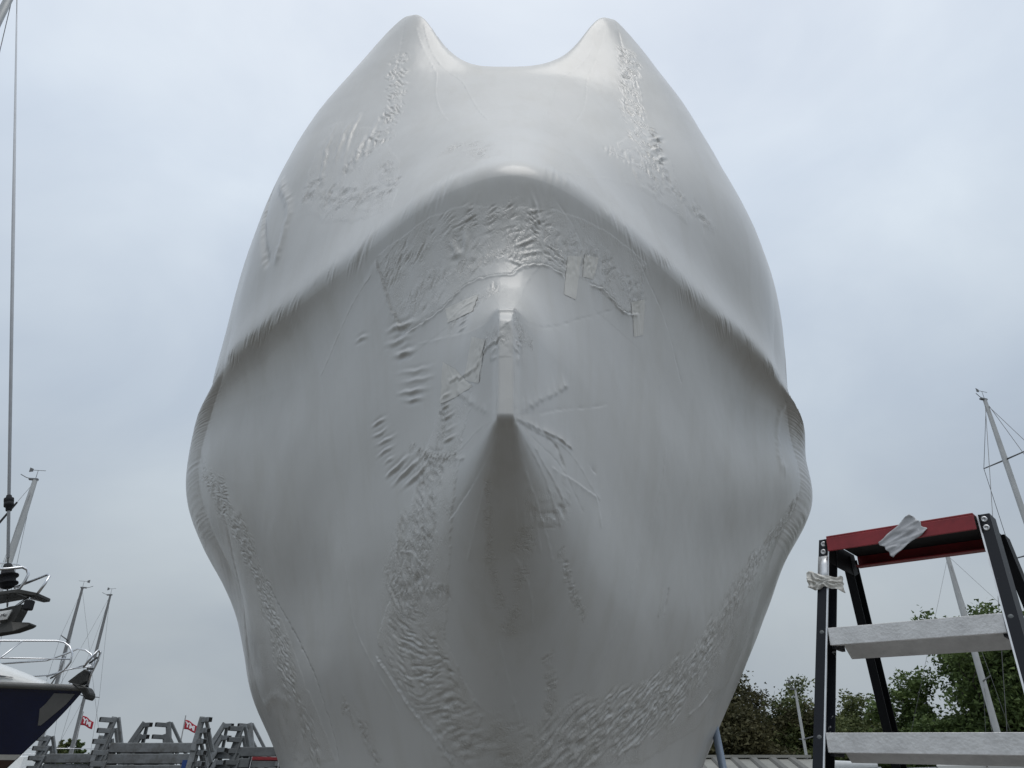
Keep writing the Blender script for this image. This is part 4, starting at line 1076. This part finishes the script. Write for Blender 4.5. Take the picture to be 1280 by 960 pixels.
# coachroof
cs = []
for i in range(14):
    t = i / 13; x = -.62 - 5.2 * t; w = 1.05 * min(1, .22 + t * 2.4); hh = .62 * math.sin(min(1, .04 + t * 1.9) * math.pi / 2)
    cs.append([(x, -w, zt - .03), (x, -w * .96, zt + hh * .55), (x, -w * .75, zt + hh), (x, 0, zt + hh + .05), (x, w * .75, zt + hh), (x, w * .96, zt + hh * .55), (x, w, zt - .03)])
c = MB().grid(cs); c.add(cs[0], [(0, 1, 2, 3, 4, 5, 6)]); c.add(cs[-1], [(0, 1, 2, 3, 4, 5, 6)]); c.build('coachroof', M['white_gel'], nv)
for sgn in (-1, 1):
    rows = []
    for i in range(8):
        t = i / 7; x = -.95 - 2.6 * t; w = 1.05 * min(1, .22 + (x + .62) / -5.2 * 2.4); hh = .62 * math.sin(min(1, .04 + (x + .62) / -5.2 * 1.9) * math.pi / 2)
        z0, z1 = zt + .10, zt + hh * .53
        rows.append([(x, sgn * (w * 1.004 - .0 + .006), z0), (x, sgn * (w * .968 + .010), max(z0 + .01, z1))])
    MB().grid(rows).build('window', M['glass'], nv)
# wheelhouse further aft
ws = []
for x, w, h0, h1 in ((-4.6, 1.15, .3, .5), (-5.4, 1.2, .3, 1.35), (-7.6, 1.2, .0, 1.45), (-7.9, 1.2, .0, .2)):
    ws.append([(x, -w, zt + h0 - .3), (x, -w * .85, zt + h1), (x, w * .85, zt + h1), (x, w, zt + h0 - .3)])
MB().grid(ws, False, True).build('wheelhouse', M['white_gel'], nv)
# pulpit rails (near side follows the picture, far side mirrored)
Yr = Yn - .35
top = [nl(-120, 801, Yn - 1.1), nl(-20, 801, Yn - .9), nl(40, 801, Yn - .55), nl(70, 801, Yr), nl(80, 803, Yr), nl(87, 808, Yr), nl(90.5, 817, Yr), nl(88, 828, Yr), nl(80, 838, Yr), nl(63, 848, Yr)]
mid = [nl(-120, 822, Yn - 1.1), nl(-20, 822, Yn - .9), nl(40, 823, Yn - .55), nl(88, 824, Yr)]
for sgn in (1, -1):
    fl = lambda pts: [Vector((p.x, p.y * sgn, p.z)) for p in pts]
    MB().tube(fl(top), .016, 10).build('pulpit_rail', M['steel'], nv)
    MB().tube(fl(mid), .011, 8).build('pulpit_rail', M['steel'], nv)
    MB().tube(fl([nl(28, 801, Yn - .65), nl(-4, 826, Yn - .85), nl(-24, 848, Yn - .9)]), .013, 8).build('stanchion', M['steel'], nv)
    MB().tube(fl([nl(58, 846, Yr), nl(82, 838, Yr), nl(104, 832, Yn - .15)]), .010, 8).build('bow_wire', M['steel'], nv)
# anchor roller, stemhead frame and anchor
m = MB(); m.prism([nl(84, 852, Yn - .07), nl(97, 842, Yn - .07), nl(106, 836, Yn - .07), nl(110, 839, Yn - .07), nl(108, 852, Yn - .07), nl(98, 857, Yn - .07)], (0, .12, 0)); m.build('bow_roller', M['anchor'], nv, bevel=.01)
m = MB(); m.tube([nl(104, 834, Yn - .15), nl(114, 822, Yn - .15), nl(123, 813, Yn - .1), nl(125.5, 816, Yn), nl(122, 826, Yn), nl(114, 842, Yn), nl(109, 856, Yn)], .020, 8); m.build('stem_ladder_rail', M['steel'], nv)
m = MB(); m.tube([nl(104, 834, Yn + .15), nl(114, 822, Yn + .15), nl(123, 813, Yn + .1), nl(125.5, 816, Yn)], .020, 8); m.build('stem_ladder_rail', M['steel'], nv)
for a_, b_ in (((112, 829), (121, 822)), ((109, 836), (117, 836))):
    MB().tube([nl(*a_, Yn - .12), nl(*b_, Yn)], .016, 8).build('stem_ladder_rung', M['anchor'], nv)
am = MB(); am.prism([nl(88, 853, Yn - .14), nl(100, 856, Yn - .16), nl(108, 859, Yn - .14), nl(112, 867, Yn - .08), nl(110, 873, Yn - .06), nl(106, 875, Yn - .08), nl(104, 870, Yn - .1), nl(98, 861, Yn - .14)], (0, .22, 0))
am.build('anchor', M['anchor'], nv, bevel=.015)
def hull_plate(poly, name, material, off):
    pts = []
    for (t, s) in poly:
        x, y, z = nrow(t, [s])[0]; pts.append(Vector((x, -(y + off), z)))
    return MB().add(pts, [tuple(range(len(pts)))]).build(name, material, nv)
rows = []
for i in range(7):
    s = .955 - .22 * i / 6
    t0, t1 = (.006, .034) if i < 3 else (.006 + .002 * (i - 2), .036 - .006 * (i - 3))
    rows.append([Vector((nrow(t0 + (t1 - t0) * k / 6, [s])[0][0], -(nrow(t0 + (t1 - t0) * k / 6, [s])[0][1] + .012), nrow(t0 + (t1 - t0) * k / 6, [s])[0][2])) for k in range(7)])
MB().grid(rows).build('chafe_plate', M['grey_gel'], nv)
x, y, z = nrow(.115, [.55])[0]
MB().lathe([(.035, 0), (.035, .01), (.02, .014)], (x, -y - .004, z), 12, Matrix.Rotation(math.pi / 2, 3, 'X')).build('skin_fitting', M['steel'], nv)
# cradle blocks under it
MB().box((-3.0, 0, .58), (.35, .5, 1.16)).build('support_block', M['timber'], nv)
MB().box((-7.0, 0, .58), (.35, .5, 1.16)).build('support_block', M['timber'], nv)

# ------------------------------------------------------------------ stacks of galvanised boat cradles
def cradle(width, arm_in, arm_h, mat_, dirn):
    r = empty('boat_cradle')
    tag(r, 'x', 'boat cradle')
    MB().box((0, 0, .085), (width, .14, .165)).build('beam', M[mat_], r, bevel=.008)
    for s in (-1, 1):
        xb = s * (width / 2 + .05)
        a = MB()
        a.bar((xb - .06, -.13, .02), (xb - s * arm_in, -.05, arm_h), .10, .07, (0, 1, 0))
        a.bar((xb + .24, .10, .02), (xb - s * arm_in + .03, .02, arm_h), .06, .06, (0, 1, 0))
        arm = a.build('arm', M[mat_], r, bevel=.006)
        x1 = xb - s * arm_in
        d = dirn if s < 0 else -dirn
        dv = Vector((-.66, -.75, 0)) if d < 0 else Vector((.80, -.60, 0))
        q0 = Vector((x1, -.05, arm_h - .06)); q1 = q0 + dv * .27
        MB().bar(q0, q1, .085, .085).build('stub_tube', M[mat_], arm, bevel=.004)
        MB().bar(q1, q1 + dv * .003, .068, .068).build('tube_shade_plate', M['hollow_shade'], arm)  # thin black plate on the solid end, shade of a hollow painted in
    return r
def stack(cx, Y, top_z, width, arm_in, arm_h, pitch, mat_, label, group, dirn=-1, rz=0.0):
    n = max(2, int(round((top_z - arm_h) / pitch)) + 1)
    proto = None
    for i in range(n):
        z = top_z - arm_h - pitch * (n - 1 - i)
        if proto is None: o = proto = cradle(width, arm_in, arm_h, mat_, dirn)
        else: o = copy_tree(proto)
        if i == 0: z = min(z, 0.0) if z < .1 else z
        o.location = (cx + rng.uniform(-.02, .02), Y + rng.uniform(-.03, .03), max(0, z))
        o.rotation_euler = (0, 0, rz + rng.uniform(-.02, .02))
        k_ = n - 1 - i
        ords = ['topmost', 'second from the top', 'third from the top', 'fourth from the top', 'fifth from the top', 'sixth from the top', 'seventh from the top']
        o['label'] = label + (', ' + ords[k_] if k_ < 7 else ', one of the lower ones'); o['group'] = group
    return n
Yc = 16.0
z1 = at(128, 897, Yc).z; z2 = at(247, 896, Yc).z
xa, xb = at(136, 930, Yc).x, at(250, 930, Yc).x
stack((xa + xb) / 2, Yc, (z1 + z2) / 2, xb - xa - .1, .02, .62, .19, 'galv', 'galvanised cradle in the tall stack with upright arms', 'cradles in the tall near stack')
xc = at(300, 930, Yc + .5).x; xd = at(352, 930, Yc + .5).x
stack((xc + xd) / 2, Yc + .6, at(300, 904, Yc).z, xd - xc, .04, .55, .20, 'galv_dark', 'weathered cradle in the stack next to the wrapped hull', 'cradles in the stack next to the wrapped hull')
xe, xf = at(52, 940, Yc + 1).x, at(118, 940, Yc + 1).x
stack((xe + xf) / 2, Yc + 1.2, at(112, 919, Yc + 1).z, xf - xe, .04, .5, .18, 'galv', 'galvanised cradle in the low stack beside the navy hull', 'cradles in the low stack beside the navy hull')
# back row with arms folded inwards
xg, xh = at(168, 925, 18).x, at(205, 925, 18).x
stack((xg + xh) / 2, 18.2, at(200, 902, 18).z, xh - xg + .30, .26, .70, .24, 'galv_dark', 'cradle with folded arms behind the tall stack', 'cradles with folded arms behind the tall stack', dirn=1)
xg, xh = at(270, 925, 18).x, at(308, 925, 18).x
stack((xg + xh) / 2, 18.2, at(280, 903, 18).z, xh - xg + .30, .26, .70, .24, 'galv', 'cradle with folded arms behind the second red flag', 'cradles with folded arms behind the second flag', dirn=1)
# blue plate on the stack
p = at(233, 956, Yc - .1)
MB().box((p.x, Yc - .115, p.z), (.16, .012, .16)).build('blue_plate', M['blue_plate'])
tag(COL.objects['blue_plate'], 'small blue plate fixed to the tall cradle stack', 'plate')

# ------------------------------------------------------------------ flags
def flag(px, py, Y, label, seed):
    c = at(px, py, Y)
    r = empty('flagpole', (c.x - .19, Y, 0))
    tag(r, label, 'flag', 'red flags with white letters')
    MB().tube([(0, 0, 0), (0, 0, c.z + .34)], [.03, .016], 8).build('pole', M['wire'], r)
    Wf, Hf_ = .38, .27
    def S(a, b): # a 0..1 along fly, b 0..1 up
        taper = 1 - .22 * a
        return Vector((.02 + a * Wf, .05 * math.sin(a * 6.5 + seed) * a, c.z - .13 * a + .08 + (b - .5) * Hf_ * taper + .02 * math.sin(a * 5)))
    fo = MB().grid([[S(i / 16, j / 8) for i in range(17)] for j in range(9)]).build('flag_cloth', M['flag'], r)
    sl = fo.modifiers.new('thickness', 'SOLIDIFY'); sl.thickness = .003
    cu = bpy.data.curves.new('lettering', 'FONT'); cu.body = 'YM'; cu.size = .22; cu.align_x = 'CENTER'; cu.align_y = 'CENTER'; cu.resolution_u = 2; cu.offset = .010
    o = bpy.data.objects.new('lettering', cu); COL.objects.link(o); bpy.context.view_layer.update()
    me = bpy.data.meshes.new_from_object(o.evaluated_get(bpy.context.evaluated_depsgraph_get())); bpy.data.objects.remove(o)
    for v in me.vertices:
        a = .48 + v.co.x / Wf; b = .5 + v.co.y / Hf_ * 1.0
        q = S(a, b); v.co = (q.x, q.y - .008, q.z)
    me.materials.clear(); me.materials.append(M['letter'])
    o = bpy.data.objects.new('lettering', me); COL.objects.link(o); o.parent = fo
    return r
flag(108, 904, 26, 'red flag with white letters beside the navy bow', 0.3)
flag(237, 909, 26, 'red flag with white letters half behind the tall cradle stack', 1.2)

# ------------------------------------------------------------------ shed
rz_ = at(950, 948, 30).z
sh = empty('shed', (6.2, 30, 0)); tag(sh, 'low shed with a ribbed grey-green sheet roof behind the wrapped boat', 'shed')
x0, x1 = -4.0, at(1013, 948, 30).x - 6.2
ez = rz_ - .75
MB().box(((x0 + x1) / 2, .0, ez / 2), (x1 - x0 - .3, 4.6, ez)).build('wall', M['cladding'], sh)
for s in (-1, 1):
    MB().add([(x0, s * 2.6, ez - .05), (x1, s * 2.6, ez - .05), (x1, 0, rz_), (x0, 0, rz_), (x0, s * 2.6, ez - .09), (x1, s * 2.6, ez - .09), (x1, 0, rz_ - .04), (x0, 0, rz_ - .04)],
             [(0, 1, 2, 3), (7, 6, 5, 4), (0, 4, 5, 1), (1, 5, 6, 2), (2, 6, 7, 3), (3, 7, 4, 0)]).build('roof', M['roof'], sh)
roof_front = [c for c in sh.children if c.name.startswith('roof')][0]
k = x0 + .2
while k < x1 - .1:
    MB().add([(k - .14, -2.62, ez - .045), (k + .14, -2.62, ez - .045), (k + .14, -.02, rz_ + .004), (k - .14, -.02, rz_ + .004),
              (k - .09, -2.62, ez + .03), (k + .09, -2.62, ez + .03), (k + .09, -.02, rz_ + .075), (k - .09, -.02, rz_ + .075)],
             [(0, 1, 2, 3), (4, 7, 6, 5), (0, 4, 5, 1), (1, 5, 6, 2), (2, 6, 7, 3), (3, 7, 4, 0)]).build('rib', M['roof_rib'], roof_front)
    k += .68
MB().box(((x0 + x1) / 2, 0, rz_ + .06), (x1 - x0, .25, .09)).build('ridge_cap', M['roof'], sh)
MB().box((1.0, -2.31, .95), (.9, .04, 1.9)).build('door', M['galv_dark'], sh)

# white cruiser whose foredeck and rails peep under the treads
cr_ = empty('cruiser', (at(1195, 955, 19).x, 19, 0), math.radians(10))
tag(cr_, 'white cruiser with curved rails under the lowest visible ladder tread', 'cruiser')
zc = at(1230, 957, 19).z
rows = hull_rows(7.5, 2.7, zc, .9, .9, .05, .3)
rows = [[(-x - .5, y, z) for x, y, z in r0] for r0 in rows]
MB().grid(rows).add(rows[-1], [tuple(range(len(rows[0])))]).build('hull', M['white_gel'], cr_)
MB().grid([[r0[0], ((r0[0][0]), 0, r0[0][2] + .12), r0[-1]] for r0 in rows]).build('deck', M['white_gel'], cr_)
cs = [[(x, -w, zc - .1), (x, -w * .9, zc + h), (x, 0, zc + h + .06), (x, w * .9, zc + h), (x, w, zc - .1)] for x, w, h in ((1.2, .5, .02), (2.0, .8, .16), (3.2, .95, .22), (5.5, 1.0, .25), (6.2, 1.0, .05))]
MB().grid(cs).build('coachroof', M['white_gel'], cr_)
for s in (-1, 1):
    MB().tube([(-.3, s * .12, zc + .18), (.4, s * .45, zc + .22), (1.6, s * .95, zc + .2), (3.2, s * 1.2, zc + .18), (5.0, s * 1.25, zc + .15)], .022, 8).build('guard_rail', M['steel'], cr_)
    for x, y in ((.4, .45), (1.6, .95), (3.2, 1.2)):
        MB().tube([(x, s * y, zc - .05), (x, s * y, zc + .21)], .016, 6).build('stanchion', M['steel'], cr_)
MB().box((2.5, 0, .45), (.4, .6, .9)).build('support_block', M['timber'], cr_)
MB().box((5.5, 0, .45), (.4, .6, .9)).build('support_block', M['timber'], cr_)

# ------------------------------------------------------------------ trees
def tree(label, px, py_top, Y, width, seed, leaf, dens=1.0, name='broadleaf_tree', group='trees behind the yard', bare=0.28, lean=0.0, leaf_s=.135):
    rs = np.random.RandomState(seed)
    top = at(px, py_top, Y)
    H = top.z
    r = empty(name, (top.x, Y, 0))
    tag(r, label, 'tree', group)
    tm = MB()
    trunk_h = H * .34
    p0 = Vector((0, 0, -.05)); p1 = Vector((rs.uniform(-.2, .2), 0, trunk_h * .5)); p2 = Vector((rs.uniform(-.3, .3), rs.uniform(-.3, .3), trunk_h))
    tm.tube([p0, p1, p2], [H * .026, H * .021, H * .018], 9)
    tips = []
    R = width / 2
    def branch(p, d, ln, rad, lev):
        pts = [p]; q = p.copy(); dd = d.copy()
        for k in range(4):
            dd = (dd + Vector((rs.uniform(-.25, .25), rs.uniform(-.25, .25), rs.uniform(-.05, .22)))).normalized()
            q = q + dd * ln / 4; pts.append(q.copy())
            if lev >= 1: tips.append((q.copy(), lev))
        tm.tube(pts, [rad, rad * .85, rad * .7, rad * .5, rad * .3], (7, 5, 4, 3)[lev], cap=False)
        if lev < 3:
            for k in range(4 if lev < 2 else 3):
                i = 2 + k % 3
                nd = (dd * .6 + Vector((rs.uniform(-1, 1), rs.uniform(-1, 1), rs.uniform(-.25, .75)))).normalized()
                branch(pts[i], nd, ln * rs.uniform(.5, .72), rad * .55, lev + 1)
    nb_ = 8
    for k in range(nb_):
        a = 2 * math.pi * k / nb_ + rs.uniform(-.3, .3)
        up = rs.uniform(.35, 1.3)
        d = Vector((math.cos(a) * R, math.sin(a) * R, (H - trunk_h) * up * .75)).normalized()
        ln = (R * .62 if up < .8 else (H - trunk_h) * .55)
        branch(p2 + Vector((0, 0, -rs.uniform(0, .3) * trunk_h)), d, ln, H * .011, 0)
    branch(p2, Vector((lean, 0, 1)), (H - trunk_h) * .62, H * .014, 0)
    tm.build('trunk', M['bark'], r)
    # leaf clumps around the twig tips
    T = np.array([list(t_[0]) for t_ in tips])
    zmax = np.percentile(T[:, 2], 99.5)
    T = T[T[:, 2] > trunk_h * .75]
    nl_ = int(min(len(T) * 60, 52000) * dens)
    keep = rs.rand(len(T)) > bare
    T = T[keep]
    idx = rs.randint(0, len(T), nl_)
    C = T[idx] + rs.normal(0, 1, (nl_, 3)) * np.array([.36, .36, .27]) * min(1, width / 5) * (H / 10) ** .5
    s = leaf_s * (.6 + .8 * rs.rand(nl_))
    a = rs.normal(0, 1, (nl_, 3)); a /= np.linalg.norm(a, axis=1, keepdims=True)
    b = rs.normal(0, 1, (nl_, 3)); b -= (a * b).sum(1, keepdims=True) * a; b /= np.linalg.norm(b, axis=1, keepdims=True)
    a *= s[:, None]; b *= (s * .6)[:, None]
    V = np.stack([C - a * .7 + b, C + a, C - a * .7 - b], 1).reshape(-1, 3).astype(np.float32)
    me = bpy.data.meshes.new('crown')
    me.vertices.add(len(V)); me.vertices.foreach_set('co', V.ravel())
    me.loops.add(len(V)); me.loops.foreach_set('vertex_index', np.arange(len(V), dtype=np.int32))
    me.polygons.add(nl_); me.polygons.foreach_set('loop_start', np.arange(0, len(V), 3, dtype=np.int32)); me.polygons.foreach_set('loop_total', np.full(nl_, 3, dtype=np.int32))
    me.update(calc_edges=True); me.materials.append(M[leaf])
    o = bpy.data.objects.new('crown', me); COL.objects.link(o); o.parent = r
    # scale so that the crown top is where the survey puts it
    k_ = H / max(V[:, 2].max(), 1)
    r.scale = (1, 1, k_)
    return r
tree('sparse brown tree with bare top twigs beside the wrapped hull', 930, 832, 52, 6.0, 3, 'leaf_brown', dens=.55, bare=.7, leaf_s=.12)
tree('olive green tree above the shed roof', 990, 838, 50, 7.5, 5, 'leaf_olive', dens=1.0)
tree('brownish tree behind the shed, close to the wrapped hull', 905, 872, 47, 6.5, 8, 'leaf_brown', dens=1.0)
tree('dark olive tree between the ladder legs', 1070, 856, 52, 7.5, 11, 'leaf_olive', dens=1.0)
tree('broad green tree seen between two ladder treads', 1150, 822, 45, 7.5, 14, 'leaf_green', dens=1.0)
tree('tall green tree rising above the upper ladder tread', 1243, 738, 42, 8.0, 21, 'leaf_green', dens=1.1)
tree('green tree at the end of the row, beyond the tall one', 1330, 770, 46, 8.0, 25, 'leaf_green')
tree('low olive tree filling the gap under the broad green tree', 1105, 880, 56, 8.0, 31, 'leaf_olive')
tree('low olive tree behind the row, next to the shed', 1020, 884, 58, 9.0, 33, 'leaf_olive')
tree('small dark evergreen far behind the cradles', 84, 922, 70, 1.0, 41, 'leaf_olive', name='evergreen_tree', group='evergreens behind the cradles')
tree('slim dark evergreen far behind the cradles, close to the red flag', 95, 926, 72, .9, 43, 'leaf_green', name='evergreen_tree', group='evergreens behind the cradles')
